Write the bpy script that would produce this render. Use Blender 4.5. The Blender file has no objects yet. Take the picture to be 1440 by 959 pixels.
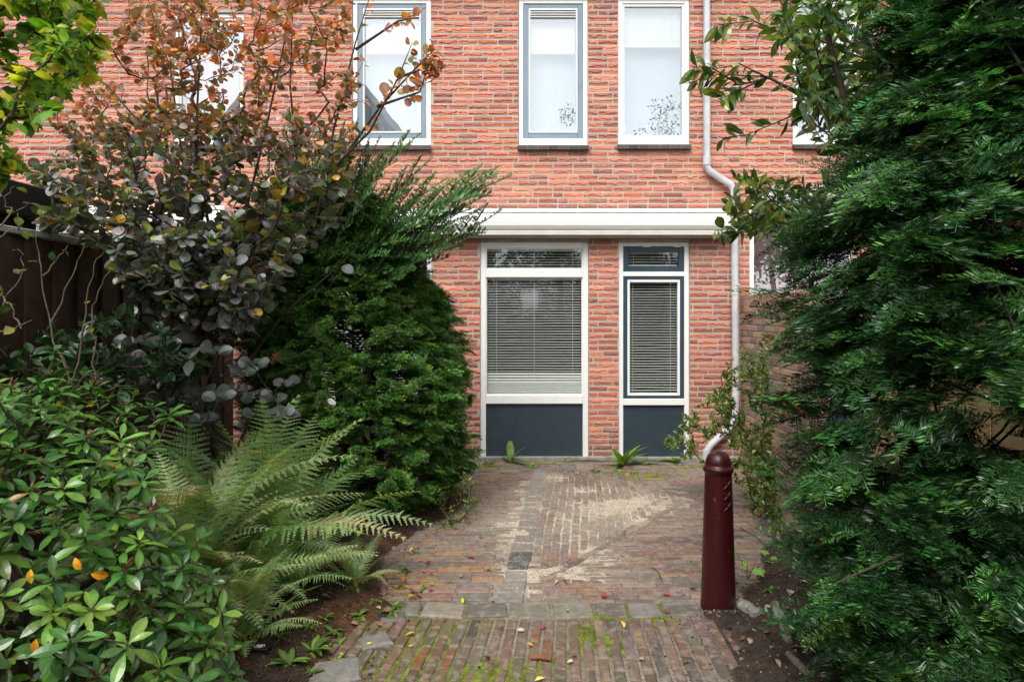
import bpy, math, random
import numpy as np
from mathutils import Vector

# ------------------------------------------------------------------ camera
scene = bpy.context.scene
EYE = 1.65
F = 960.0            # focal length in pixels of the 1440 wide photograph
HOR = 440.0          # horizon row
camd = bpy.data.cameras.new('camera')
cam = bpy.data.objects.new('camera', camd)
scene.collection.objects.link(cam)
cam.location = (0, 0, EYE)
cam.rotation_euler = (math.radians(90), 0, 0)
camd.sensor_width = 36.0
camd.lens = 24.0
camd.shift_y = -(479.5 - HOR) / 1440.0
camd.clip_start = 0.02
camd.clip_end = 1000
scene.camera = cam

# ------------------------------------------------------------------ light
SUN_EL, SUN_AZ = 52.0, 200.0     # bright overcast, the lighter part of the sky behind the camera
world = bpy.data.worlds.new('World'); scene.world = world
world.use_nodes = True
wn = world.node_tree.nodes; wl = world.node_tree.links
bg = wn['Background']
sky = wn.new('ShaderNodeTexSky'); sky.sky_type = 'NISHITA'; sky.sun_disc = False
sky.sun_elevation = math.radians(SUN_EL); sky.sun_rotation = math.radians(SUN_AZ)
sky.air_density = 1.0; sky.dust_density = 2.0
hsv = wn.new('ShaderNodeHueSaturation'); hsv.inputs['Saturation'].default_value = 0.08
wl.new(sky.outputs[0], hsv.inputs['Color'])
wl.new(hsv.outputs[0], bg.inputs['Color'])
bg.inputs['Strength'].default_value = 0.135
sd = bpy.data.lights.new('sun', 'SUN'); sd.energy = 1.5; sd.angle = math.radians(35); sd.color = (1, 0.97, 0.92)
sun = bpy.data.objects.new('sun', sd); scene.collection.objects.link(sun)
_el, _az = math.radians(SUN_EL), math.radians(SUN_AZ)
_d = Vector((math.sin(_az) * math.cos(_el), math.cos(_az) * math.cos(_el), math.sin(_el)))
sun.rotation_euler = _d.to_track_quat('Z', 'Y').to_euler()
scene.view_settings.view_transform = 'Standard'
scene.view_settings.look = 'None'
scene.view_settings.gamma = 1
scene.view_settings.exposure = 1.12
scene.render.engine = 'CYCLES'
scene.cycles.max_bounces = 6
scene.cycles.transparent_max_bounces = 16

# ------------------------------------------------------------------ helpers
rng = np.random.default_rng(7)
random.seed(7)
COL = scene.collection
D = 7.62             # distance of the facade


def WX(px, Y=D): return (px - 720.0) * Y / F
def WZ(py, Y=D): return EYE - (py - HOR) * Y / F
def GP(px, py):
    Y = F * EYE / (py - HOR)
    return np.array([(px - 720.0) * Y / F, Y])


def tag(o, label=None, cat=None, group=None, kind=None):
    if label: o['label'] = label
    if cat: o['category'] = cat
    if group: o['group'] = group
    if kind: o['kind'] = kind
    return o


def empty(name, loc=(0, 0, 0)):
    o = bpy.data.objects.new(name, None); COL.objects.link(o)
    o.location = loc; o.empty_display_size = 0.1
    return o


def adopt(o, parent):
    """parent o (built in world coordinates) to parent keeping it in place"""
    o.parent = parent
    p = Vector(parent.location)
    q = parent.parent
    while q: p = p + Vector(q.location); q = q.parent
    o.location = Vector(o.location) - p
    return o


class Acc:
    """collects vertices, faces and colours and makes ONE mesh object"""
    def __init__(s): s.V = []; s.C = []; s.L = []; s.N = []; s.n = 0
    def add(s, V, Fc, col=(1, 1, 1)):
        V = np.asarray(V, dtype=np.float64).reshape(-1, 3)
        c = np.asarray(col, dtype=np.float64)
        if c.ndim == 1: c = np.tile(c[:3], (len(V), 1))
        if isinstance(Fc, np.ndarray):
            s.L.append((Fc + s.n).ravel()); s.N.append(np.full(len(Fc), Fc.shape[1]))
        else:
            s.L.append(np.array([i for f in Fc for i in f], dtype=np.int64) + s.n)
            s.N.append(np.array([len(f) for f in Fc]))
        s.V.append(V); s.C.append(c[:, :3]); s.n += len(V)
    def box(s, x0, x1, y0, y1, z0, z1, col=(1, 1, 1), bev=0.0):
        if bev <= 0:
            V = [(x, y, z) for x in (x0, x1) for y in (y0, y1) for z in (z0, z1)]
            s.add(V, [(0, 1, 3, 2), (4, 6, 7, 5), (0, 4, 5, 1), (2, 3, 7, 6), (0, 2, 6, 4), (1, 5, 7, 3)], col)
            return
        b = min(bev, (x1-x0)*.45, (y1-y0)*.45, (z1-z0)*.45)
        V = []; idx = {}
        for ax in range(3):
            for sx in (0, 1):
                for sy in (0, 1):
                    for sz in (0, 1):
                        p = [(x0 + b, x1 - b)[sx], (y0 + b, y1 - b)[sy], (z0 + b, z1 - b)[sz]]
                        p[ax] = [(x0, x1), (y0, y1), (z0, z1)][ax][(sx, sy, sz)[ax]]
                        idx[(ax, sx, sy, sz)] = len(V); V.append(p)
        Fc = []
        I = lambda a, c_: idx[(a,) + tuple(c_)]
        for ax in range(3):
            o1, o2 = [(1, 2), (0, 2), (0, 1)][ax]
            for sg in (0, 1):
                q = []
                for (u, v) in ((0, 0), (1, 0), (1, 1), (0, 1)):
                    c_ = [0, 0, 0]; c_[ax] = sg; c_[o1] = u; c_[o2] = v; q.append(I(ax, c_))
                Fc.append(q)
        for a in range(3):
            for b_ in range(a + 1, 3):
                o3 = 3 - a - b_
                for sa in (0, 1):
                    for sb in (0, 1):
                        c0 = [0, 0, 0]; c0[a] = sa; c0[b_] = sb; c1 = list(c0); c1[o3] = 1
                        Fc.append([I(a, c0), I(a, c1), I(b_, c1), I(b_, c0)])
        for sx in (0, 1):
            for sy in (0, 1):
                for sz in (0, 1):
                    Fc.append([I(0, (sx, sy, sz)), I(1, (sx, sy, sz)), I(2, (sx, sy, sz))])
        s.add(V, Fc, col)
    def tube(s, pts, rad, sides=6, col=(1, 1, 1), cap=True):
        P = np.asarray(pts, dtype=float); n = len(P)
        r = np.full(n, rad) if np.isscalar(rad) else np.asarray(rad, dtype=float)
        T = np.gradient(P, axis=0); T /= np.linalg.norm(T, axis=1)[:, None] + 1e-9
        up = np.array([0, 0, 1.0]) if abs(T[0][2]) < 0.9 else np.array([1.0, 0, 0])
        a = np.arange(sides) * 2 * np.pi / sides
        A = np.cross(T, up); A /= np.linalg.norm(A, axis=1)[:, None] + 1e-9
        B = np.cross(T, A)
        V = P[:, None, :] + r[:, None, None] * (np.cos(a)[None, :, None] * A[:, None, :] + np.sin(a)[None, :, None] * B[:, None, :])
        V = V.reshape(-1, 3)
        i = np.arange(n - 1)[:, None] * sides; j = np.arange(sides)[None, :]; j2 = (j + 1) % sides
        Fq = np.stack([i + j, i + j2, i + sides + j2, i + sides + j], -1).reshape(-1, 4)
        s.add(V, Fq, col)
        if cap:
            s.add(V[:sides], [tuple(range(sides))], col); s.add(V[-sides:], [tuple(range(sides))[::-1]], col)
    def scatter(s, T, O, R, S, C, cj=None):
        """template T=(V,F) copied to origins O with frames R (rows = local axes), scales S, colours C"""
        V0, F0 = T[0], T[1]
        N = len(O)
        if N == 0: return
        S = np.asarray(S, dtype=float)
        if S.ndim == 1: S = S[:, None] * np.ones(3)
        W = np.einsum('nk,vk,nkj->nvj', S, V0, R) + O[:, None, :]
        Fs = (F0[None] + (np.arange(N) * len(V0))[:, None, None]).reshape(-1, F0.shape[1])
        Cc = np.repeat(C[:, None, :], len(V0), 1)
        if len(T) > 2: Cc = Cc * T[2][None]
        s.add(W.reshape(-1, 3), Fs, Cc.reshape(-1, 3))
    def build(s, name, mat, parent=None, smooth=False, origin=None):
        V = np.concatenate(s.V); L = np.concatenate(s.L).astype(np.int32); N = np.concatenate(s.N).astype(np.int32)
        o_ = np.zeros(3)
        if parent is not None:
            q = parent
            while q: o_ = o_ + np.array(q.location); q = q.parent
        elif origin is not None:
            o_ = np.array(origin, dtype=float)
        me = bpy.data.meshes.new(name)
        me.vertices.add(len(V)); me.vertices.foreach_set('co', (V - o_).astype(np.float32).ravel())
        me.loops.add(len(L)); me.loops.foreach_set('vertex_index', L)
        me.polygons.add(len(N))
        st = np.zeros(len(N), dtype=np.int32); st[1:] = np.cumsum(N)[:-1]
        me.polygons.foreach_set('loop_start', st)
        try: me.polygons.foreach_set('loop_total', N)
        except Exception: pass
        me.update(calc_edges=True)
        ca = me.color_attributes.new('Col', 'FLOAT_COLOR', 'POINT')
        C4 = np.ones((len(V), 4), dtype=np.float32); C4[:, :3] = np.concatenate(s.C)
        ca.data.foreach_set('color', C4.ravel())
        me.polygons.foreach_set('use_smooth', np.full(len(N), bool(smooth)))
        me.materials.append(mat)
        me.validate()
        o = bpy.data.objects.new(name, me); COL.objects.link(o)
        if parent is not None: o.parent = parent
        elif origin is not None: o.location = origin
        return o


def norm(v):
    v = np.asarray(v, dtype=float)
    return v / (np.linalg.norm(v, axis=-1, keepdims=True) + 1e-9)


def frames(d, n):
    """rows: x=d, y, z~n"""
    x = norm(d); y = norm(np.cross(n, x)); z = np.cross(x, y)
    return np.stack([x, y, z], 1)


def randdir(N, zb=0.0):
    v = rng.normal(size=(N, 3)); v[:, 2] += zb
    return norm(v)


def jitter(cols, N, amt=0.2, weights=None):
    cols = np.array(cols, dtype=float)
    c = cols[rng.choice(len(cols), N, p=weights)]
    return np.clip(c * (1 + amt * rng.normal(size=(N, 1))) * (1 + amt * .3 * rng.normal(size=(N, 3))), 0.004, 0.95)


def vnoise(x, y, sc, seed=0):
    """smooth 2-D value noise in 0..1"""
    r = np.random.default_rng(seed).random((64, 64))
    u = np.asarray(x) / sc; v = np.asarray(y) / sc
    iu = np.floor(u).astype(int); iv = np.floor(v).astype(int)
    fu = u - iu; fv = v - iv; fu = fu*fu*(3-2*fu); fv = fv*fv*(3-2*fv)
    g = lambda a, b: r[a % 64, b % 64]
    return (g(iu, iv)*(1-fu)*(1-fv) + g(iu+1, iv)*fu*(1-fv) + g(iu, iv+1)*(1-fu)*fv + g(iu+1, iv+1)*fu*fv)


# ------------------------------------------------------------------ materials
def _mat(name):
    m = bpy.data.materials.new(name); m.use_nodes = True
    nt = m.node_tree
    return m, nt.nodes, nt.links, nt.nodes['Principled BSDF']


def mat_plain(name, col, rough=0.5, noise=0.12, scale=12.0, bump=0.0, bscale=60, metal=0.0, dirt=None, spec=0.5):
    m, n, l, b = _mat(name)
    tc = n.new('ShaderNodeTexCoord')
    nz = n.new('ShaderNodeTexNoise'); nz.inputs['Scale'].default_value = scale; nz.inputs['Detail'].default_value = 6
    l.new(tc.outputs['Object'], nz.inputs['Vector'])
    mx = n.new('ShaderNodeMix'); mx.data_type = 'RGBA'
    d = dirt or tuple(c * (1 - noise * 2.2) for c in col)
    mr = n.new('ShaderNodeMapRange'); mr.inputs['From Min'].default_value = .35; mr.inputs['From Max'].default_value = .75
    l.new(nz.outputs['Fac'], mr.inputs['Value'])
    if dirt:
        ml = n.new('ShaderNodeMath'); ml.operation = 'MULTIPLY'; ml.inputs[1].default_value = noise * 3
        l.new(mr.outputs[0], ml.inputs[0]); l.new(ml.outputs[0], mx.inputs['Factor'])
    else: l.new(mr.outputs[0], mx.inputs['Factor'])
    mx.inputs['A'].default_value = (*col, 1); mx.inputs['B'].default_value = (*d, 1)
    l.new(mx.outputs['Result'], b.inputs['Base Color'])
    b.inputs['Roughness'].default_value = rough; b.inputs['Metallic'].default_value = metal
    b.inputs['Specular IOR Level'].default_value = spec
    if bump > 0:
        nb = n.new('ShaderNodeTexNoise'); nb.inputs['Scale'].default_value = bscale; nb.inputs['Detail'].default_value = 4
        l.new(tc.outputs['Object'], nb.inputs['Vector'])
        bp = n.new('ShaderNodeBump'); bp.inputs['Strength'].default_value = bump; bp.inputs['Distance'].default_value = 0.01
        l.new(nb.outputs['Fac'], bp.inputs['Height']); l.new(bp.outputs[0], b.inputs['Normal'])
    return m


def mat_attr(name, rough=0.8, amt=0.5, scale=40.0, bump=0.4, bscale=120, spec=0.4, dist=0.01, speck=None):
    """colour from the Col attribute, broken up by noise"""
    m, n, l, b = _mat(name)
    at = n.new('ShaderNodeAttribute'); at.attribute_name = 'Col'
    tc = n.new('ShaderNodeTexCoord')
    nz = n.new('ShaderNodeTexNoise'); nz.inputs['Scale'].default_value = scale; nz.inputs['Detail'].default_value = 8
    nz.inputs['Roughness'].default_value = .7
    l.new(tc.outputs['Object'], nz.inputs['Vector'])
    mr = n.new('ShaderNodeMapRange'); mr.inputs['From Min'].default_value = .25; mr.inputs['From Max'].default_value = .75
    mr.inputs['To Min'].default_value = 1 - amt; mr.inputs['To Max'].default_value = 1 + amt
    l.new(nz.outputs['Fac'], mr.inputs['Value'])
    vm = n.new('ShaderNodeVectorMath'); vm.operation = 'SCALE'
    l.new(at.outputs['Color'], vm.inputs[0]); l.new(mr.outputs[0], vm.inputs['Scale'])
    out = vm.outputs[0]
    if speck:
        ns = n.new('ShaderNodeTexNoise'); ns.inputs['Scale'].default_value = speck[1]; ns.inputs['Detail'].default_value = 5
        l.new(tc.outputs['Object'], ns.inputs['Vector'])
        m2 = n.new('ShaderNodeMapRange'); m2.inputs['From Min'].default_value = speck[2]; m2.inputs['From Max'].default_value = speck[2] + .12
        m2.inputs['To Max'].default_value = speck[3]
        l.new(ns.outputs['Fac'], m2.inputs['Value'])
        mx = n.new('ShaderNodeMix'); mx.data_type = 'RGBA'
        l.new(m2.outputs[0], mx.inputs['Factor']); l.new(out, mx.inputs['A']); mx.inputs['B'].default_value = (*speck[0], 1)
        out = mx.outputs['Result']
    l.new(out, b.inputs['Base Color'])
    b.inputs['Roughness'].default_value = rough; b.inputs['Specular IOR Level'].default_value = spec
    if bump > 0:
        nb = n.new('ShaderNodeTexNoise'); nb.inputs['Scale'].default_value = bscale; nb.inputs['Detail'].default_value = 5
        l.new(tc.outputs['Object'], nb.inputs['Vector'])
        bp = n.new('ShaderNodeBump'); bp.inputs['Strength'].default_value = bump; bp.inputs['Distance'].default_value = dist
        l.new(nb.outputs['Fac'], bp.inputs['Height']); l.new(bp.outputs[0], b.inputs['Normal'])
    return m


def mat_leaf(name, rough=0.42, trans=0.28, spec=0.5, amt=0.22, scale=30):
    m, n, l, b = _mat(name)
    at = n.new('ShaderNodeAttribute'); at.attribute_name = 'Col'
    tc = n.new('ShaderNodeTexCoord')
    nz = n.new('ShaderNodeTexNoise'); nz.inputs['Scale'].default_value = scale; nz.inputs['Detail'].default_value = 4
    l.new(tc.outputs['Object'], nz.inputs['Vector'])
    mr = n.new('ShaderNodeMapRange'); mr.inputs['From Min'].default_value = .3; mr.inputs['From Max'].default_value = .7
    mr.inputs['To Min'].default_value = 1 - amt; mr.inputs['To Max'].default_value = 1 + amt
    l.new(nz.outputs['Fac'], mr.inputs['Value'])
    vm = n.new('ShaderNodeVectorMath'); vm.operation = 'SCALE'
    l.new(at.outputs['Color'], vm.inputs[0]); l.new(mr.outputs[0], vm.inputs['Scale'])
    l.new(vm.outputs[0], b.inputs['Base Color'])
    b.inputs['Roughness'].default_value = rough; b.inputs['Specular IOR Level'].default_value = spec
    tr = n.new('ShaderNodeBsdfTranslucent')
    v2 = n.new('ShaderNodeVectorMath'); v2.operation = 'MULTIPLY'; v2.inputs[1].default_value = (1.5, 1.6, .7)
    l.new(vm.outputs[0], v2.inputs[0]); l.new(v2.outputs[0], tr.inputs['Color'])
    mx = n.new('ShaderNodeMixShader'); mx.inputs[0].default_value = trans
    l.new(b.outputs[0], mx.inputs[1]); l.new(tr.outputs[0], mx.inputs[2])
    l.new(mx.outputs[0], n['Material Output'].inputs['Surface'])
    return m


def mat_glass(name, refl=0.2, tint=(0.9, 0.95, 1.0)):
    m, n, l, b = _mat(name)
    n.remove(b)
    g = n.new('ShaderNodeBsdfGlossy'); g.inputs['Roughness'].default_value = 0.004; g.inputs['Color'].default_value = (*tint, 1)
    t = n.new('ShaderNodeBsdfTransparent'); t.inputs['Color'].default_value = (.97, .985, .98, 1)
    lw = n.new('ShaderNodeLayerWeight'); lw.inputs['Blend'].default_value = .5
    fr = n.new('ShaderNodeMath'); fr.operation = 'POWER'; fr.inputs[1].default_value = 4.0; l.new(lw.outputs['Facing'], fr.inputs[0])
    ad = n.new('ShaderNodeMath'); ad.operation = 'ADD'; ad.use_clamp = True; ad.inputs[1].default_value = refl
    l.new(fr.outputs[0], ad.inputs[0])
    mx = n.new('ShaderNodeMixShader'); l.new(ad.outputs[0], mx.inputs[0])
    l.new(t.outputs[0], mx.inputs[1]); l.new(g.outputs[0], mx.inputs[2])
    # a slight waviness of the pane
    tc = n.new('ShaderNodeTexCoord'); nz = n.new('ShaderNodeTexNoise'); nz.inputs['Scale'].default_value = 2.0
    l.new(tc.outputs['Object'], nz.inputs['Vector'])
    bp = n.new('ShaderNodeBump'); bp.inputs['Strength'].default_value = .04; bp.inputs['Distance'].default_value = .02
    l.new(nz.outputs['Fac'], bp.inputs['Height']); l.new(bp.outputs[0], g.inputs['Normal'])
    l.new(mx.outputs[0], n['Material Output'].inputs['Surface'])
    return m


M = {}
M['brick'] = mat_attr('facade_brick', rough=.85, amt=.22, scale=25, bump=.5, bscale=180, dist=.006, speck=((.52, .42, .36), 18, .60, .40))
M['mortar'] = mat_plain('mortar', (.50, .46, .41), .95, .16, 6, .5, 150)
M['gbrick'] = mat_attr('garden_wall_brick', rough=.9, amt=.3, scale=25, bump=.6, bscale=150, dist=.006)
M['white'] = mat_plain('white_paint', (.80, .80, .78), .35, .05, 5, 0, dirt=(.50, .49, .44))
M['sash'] = mat_plain('grey_paint', (.20, .27, .34), .3, .08, 4)
M['dsash'] = mat_plain('dark_grey_paint', (.028, .056, .080), .3, .1, 4, dirt=(.07, .08, .09))
M['panel'] = mat_plain('panel_paint', (.023, .040, .056), .42, .07, 9, dirt=(.085, .085, .08))
M['sill'] = mat_attr('sill_tile', rough=.6, amt=.25, scale=20, bump=.3)
M['concrete'] = mat_plain('plinth_concrete', (.30, .28, .25), .9, .25, 14, .5, 80, dirt=(.10, .11, .05))
M['alu'] = mat_plain('awning_paint', (.82, .82, .80), .3, .04, 3, 0, dirt=(.55, .53, .47))
M['alud'] = mat_plain('awning_bar', (.58, .55, .50), .45, .1, 6, 0, dirt=(.3, .27, .22))
M['pipe'] = mat_plain('pipe_pvc', (.56, .575, .61), .45, .16, 7, 0, dirt=(.30, .30, .27))
M['blind'] = mat_plain('blind_slats', (.68, .67, .63), .45, .04, 8)
M['curtain'] = mat_plain('net_curtain', (.34, .40, .46), .9, .03, 3)
M['preflect'] = mat_plain('pink_reflect_cloth', (.36, .22, .24), .9, .14, 2)  # pinkish reflection of the panes put into the colour of a cloth
M['room'] = mat_plain('room_wall', (.10, .095, .09), .9, .1, 2)
M['glass'] = mat_glass('window_glass', .055)
M['glassup'] = mat_glass('upper_window_glass', .22)
M['roof'] = mat_plain('roof_tile', (.09, .05, .04), .8, .2, 8, .5)
M['bitumen'] = mat_plain('roofing_felt', (.018, .018, .02), .8, .2, 8, .4)
M['dfence'] = mat_plain('dark_wood', (.075, .038, .020), .75, .28, 9, .5, 60)
M['capw'] = mat_plain('grey_wood', (.42, .41, .39), .8, .15, 9, .4, 60)
M['tfence'] = mat_plain('tan_wood', (.50, .37, .19), .8, .18, 8, .4, 60)
M['bark'] = mat_plain('bark', (.075, .052, .036), .9, .25, 30, .8, 60)
M['barkl'] = mat_plain('pale_bark', (.22, .17, .12), .9, .25, 40, .6, 80)
M['stem'] = mat_plain('green_stem', (.12, .13, .05), .7, .2, 20)
M['yew'] = mat_leaf('yew_needles', .34, .14, .48, .25, 12)
M['leafg'] = mat_leaf('glossy_leaf', .24, .18, .55)
M['leafm'] = mat_leaf('soft_leaf', .5, .38, .4)
M['cotinus'] = mat_leaf('smoke_leaf', .36, .22, .65)
M['fern'] = mat_leaf('fern_leaf', .55, .3, .35)
M['deadleaf'] = mat_leaf('fallen_leaf', .45, .12, .5)
M['paver'] = mat_attr('clinker', rough=.66, amt=.42, scale=26, bump=.9, bscale=120, dist=.007, speck=((.27, .24, .20), 17, .50, .55))
M['soil'] = mat_attr('earth', rough=.95, amt=.65, scale=55, bump=1.0, bscale=90, spec=.2, dist=.012)
M['iron'] = mat_attr('oxblood_paint', rough=.36, amt=.25, scale=16, bump=.12, bscale=90, spec=.35, speck=((.16, .09, .075), 34, .66, .7))
M['black'] = mat_plain('black_plastic', (.012, .013, .015), .4, .1, 9)
M['stone'] = mat_plain('grey_stone', (.30, .29, .27), .9, .3, 12, .7, 60, dirt=(.12, .14, .07))
M['wood'] = mat_plain('weathered_wood', (.19, .15, .11), .9, .3, 14, .8, 40)
M['bud'] = mat_plain('dry_bud', (.12, .045, .025), .7, .2, 30)
# ------------------------------------------------------------------ ground
def inpoly(x, y, poly):
    x = np.asarray(x); y = np.asarray(y); r = np.zeros(x.shape, bool); n = len(poly)
    for i in range(n):
        x1, y1 = poly[i]; x2, y2 = poly[(i + 1) % n]
        if y1 == y2: continue
        c = ((y1 > y) != (y2 > y)) & (x < (x2 - x1) * (y - y1) / (y2 - y1) + x1)
        r ^= c
    return r


def polydist(x, y, poly):
    """signed distance to polygon edge, positive inside"""
    x = np.asarray(x); y = np.asarray(y); dm = np.full(x.shape, 1e9); n = len(poly)
    for i in range(n):
        a = np.array(poly[i]); b = np.array(poly[(i + 1) % n]); ab = b - a
        t = np.clip(((x - a[0]) * ab[0] + (y - a[1]) * ab[1]) / (ab @ ab + 1e-12), 0, 1)
        dm = np.minimum(dm, np.hypot(x - a[0] - t * ab[0], y - a[1] - t * ab[1]))
    return np.where(inpoly(x, y, poly), dm, -dm)


def G(*pts): return [tuple(GP(a, b)) for a, b in pts]


# bricked area seen clear of earth (outline on the ground)
PAVE = [(-1.1, 1.3)] + G((440, 975), (470, 935), (520, 885), (566, 868), (560, 845), (535, 815), (548, 785), (590, 755), (640, 722), (668, 700)) + \
    [(-.75, 6.9), (-.9, 7.55), (2.5, 7.55), (2.42, 6.2), (2.15, 5.2)] + \
    G((1085, 752), (1045, 815), (1010, 850), (985, 868), (990, 900), (1040, 975)) + [(1.15, 1.3)]
SANDS = [(860, 716, 62, 20, 1.25), (905, 705, 60, 14, 1.0), (800, 735, 46, 26, .75), (745, 700, 26, 26, .9), (735, 745, 34, 42, .55),
         (735, 815, 45, 26, .8), (790, 806, 60, 14, .8), (830, 780, 46, 16, .55), (775, 672, 30, 7, .8), (930, 690, 60, 12, .4),
         (690, 735, 34, 12, .55), (820, 690, 60, 14, .6), (780, 690, 30, 20, .55), (990, 672, 60, 8, .4), (700, 705, 50, 10, .45)]
MOSS = [(600, 905, 60, 40, .5), (545, 940, 60, 40, .6), (640, 880, 70, 20, .45), (826, 892, 20, 15, 1.5), (860, 905, 20, 18, .9), (700, 945, 80, 25, .7),
        (860, 865, 40, 8, .7), (915, 668, 60, 7, .7), (690, 655, 40, 4, 1.0), (640, 655, 20, 4, 1.0), (900, 852, 70, 7, .6), (780, 925, 60, 18, .4),
        (760, 652, 60, 3, .7), (960, 655, 70, 5, .7), (930, 872, 26, 9, .9), (600, 860, 60, 10, .6)]


def blobs(x, y, L):
    s = np.zeros(np.shape(x))
    for (px, py, rx, ry, h) in L:
        g = GP(px, py); Y = g[1]
        ax = rx * Y / F; ay = ry * Y * Y / (F * EYE)
        s = np.maximum(s, h * np.exp(-(((x - g[0]) / ax) ** 2 + ((y - g[1]) / ay) ** 2)))
    return s


def ground_fields(x, y):
    d = polydist(x, y, PAVE)
    n1 = vnoise(x, y, .22, 1); n2 = .6 * vnoise(x, y, .07, 2) + .4 * vnoise(x, y, .035, 9); n3 = vnoise(x, y, .03, 3); n4 = vnoise(x, y, .6, 4)
    edge = d + .22 * (n1 - .5) + .10 * (n2 - .5)
    out = np.clip(-edge / .25, 0, 1)                       # 0 on the bricks, 1 well in the bed
    z = -.0065 + .004 * (n3 - .5) + out * (.045 + .05 * n1 * out + .018 * (n2 - .5))
    sand = 1.25 * blobs(x, y, SANDS) * (.35 + 1.2 * n1) * (.45 + 1.1 * n2)
    z = z + np.clip(sand - .22, 0, 1) * .0085
    moss = blobs(x, y, MOSS) * (.5 + n2)
    z = z + np.clip(moss - .25, 0, 1) * .012
    base = np.array([.21, .175, .14])[None] * (.6 + .7 * n4.ravel())[:, None]
    soil = np.array([.046, .034, .026])[None] * (.4 + 1.2 * n2.ravel())[:, None]
    litter = np.array([.11, .045, .02])[None] * (.6 + .8 * n3.ravel())[:, None]
    sandc = np.array([.50, .43, .34])[None] * (.8 + .35 * n2.ravel())[:, None]
    mossc = np.array([.135, .155, .028])[None] * (.5 + 1.0 * n3.ravel())[:, None]
    o = np.clip(-(d.ravel() + .12 * (n1.ravel() - .5)) / .06, 0, 1)[:, None]
    C = base * (1 - o) + soil * o
    fs = np.clip((sand.ravel() - .02) / .6, 0, 1)[:, None] * (1 - o)
    C = C * (1 - fs) + sandc * fs
    fm = np.clip((moss.ravel() - .12) / .3, 0, 1)[:, None]
    C = C * (1 - fm) + mossc * fm
    lit = (np.clip((n1 * .8 + n2 * .6 - .62) * 3, 0, 1) * (x < .3)).ravel()[:, None] * o * .8
    C = C * (1 - lit) + litter * lit
    return z, C


def grid_sheet(x0, x1, y0, y1, st, zoff=0.0):
    xs = np.arange(x0, x1 + st * .5, st); ys = np.arange(y0, y1 + st * .5, st)
    X, Y = np.meshgrid(xs, ys, indexing='ij')
    z, C = ground_fields(X, Y)
    V = np.stack([X, Y, z + zoff], -1).reshape(-1, 3)
    i = np.arange(len(xs) - 1)[:, None] * len(ys); j = np.arange(len(ys) - 1)[None]
    Fq = np.stack([i + j, i + len(ys) + j, i + len(ys) + j + 1, i + j + 1], -1).reshape(-1, 4)
    return V, Fq, C


a = Acc()
V, Fq, C = grid_sheet(-3.1, 2.9, 1.2, 7.66, .014)
a.add(V, Fq, C)
tag(a.build('earth_bed', M['soil'], smooth=True), kind='structure')
a = Acc()     # the wide ground, one sheet below the garden surface
xs = [-150, -40, -12, -6, 6, 12, 40, 150]
V = [(x, y, -.06) for x in xs for y in xs]; n = len(xs)
a.add(V, [(i * n + j, (i + 1) * n + j, (i + 1) * n + j + 1, i * n + j + 1) for i in range(n - 1) for j in range(n - 1)], (.045, .035, .024))
tag(a.build('ground', M['soil']), kind='structure')

# ------------------------------------------------------------------ paving
CLINK = [(.160, .095, .085), (.175, .115, .102), (.140, .100, .094), (.120, .102, .098), (.095, .088, .088), (.19, .115, .09), (.19, .135, .115),
         (.20, .13, .085), (.155, .13, .115), (.170, .095, .08), (.165, .115, .105)]
pav = Acc()


def paver(cx, cy, L, W, ang, col, h=0.0, tiltx=0., tilty=0., ch=.004):
    c, s = math.cos(ang), math.sin(ang)
    l, w = L / 2, W / 2
    jl = rng.normal(0, .0012, 16)
    V = []
    def ring(a_, b_, z, k):
        for q, (sx, sy) in enumerate(((-1, -1), (0, -1), (1, -1), (1, 1), (0, 1), (-1, 1))):
            x = sx * a_ + jl[k + q]; y = sy * b_ + jl[(k + q + 5) % 16]
            zz = z + tiltx * x + tilty * y + (0.0008 * rng.normal() if k < 8 else 0)
            V.append((cx + c * x - s * y, cy + s * x + c * y, zz))
    ring(l - ch, w - ch, h, 0); ring(l, w, h - ch, 2); ring(l, w, h - .05, 9)
    Fc = [(0, 1, 2, 3, 4, 5)]
    for r in (0, 6):
        for q in range(6):
            q2 = (q + 1) % 6
            Fc.append((r + q, r + q + 6, r + q2 + 6, r + q2))
    pav.add(V, Fc, col)


VERT = G((770, 664), (812, 661), (880, 663), (925, 678), (955, 700), (905, 722), (870, 745), (820, 778), (800, 800), (762, 795), (745, 775), (752, 730), (760, 690))
SETT = G((747, 660), (775, 660), (766, 690), (752, 735), (748, 800), (745, 850), (690, 850), (703, 800), (716, 740), (732, 690))
BORDER_Y0, BORDER_Y1 = 3.69, 3.90


def pcol(x, y):
    c = jitter(CLINK, 1, .2)[0]
    if y < 3.7:
        g = np.array([.150, .125, .055])
        m = np.clip(.75 - (x + .2) * .7, .1, .85) * rng.random()
        c = c * (1 - m) + g * m
        if rng.random() < .05: c = np.array([.21, .105, .055])
    elif x < -.1 and rng.random() < .3: c = np.array([.26, .15, .06]) * (.7 + .5 * rng.random())
    d = blobs(np.array([x]), np.array([y]), SANDS)[0]
    c = c * np.array([1.08, 1.0, .88])
    dust = (np.array([.205, .172, .140]) + np.array([.13, .115, .085]) * min(d, 1)) * (.75 + .4 * rng.random())
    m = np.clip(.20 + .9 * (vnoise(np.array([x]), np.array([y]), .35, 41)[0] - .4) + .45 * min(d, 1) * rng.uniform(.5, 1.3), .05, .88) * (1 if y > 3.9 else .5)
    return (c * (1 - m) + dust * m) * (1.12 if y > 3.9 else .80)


def hgt(x, y): return .006 * (vnoise(np.array([x]), np.array([y]), .5, 11)[0] - .5) + rng.normal(0, .0011)


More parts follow.
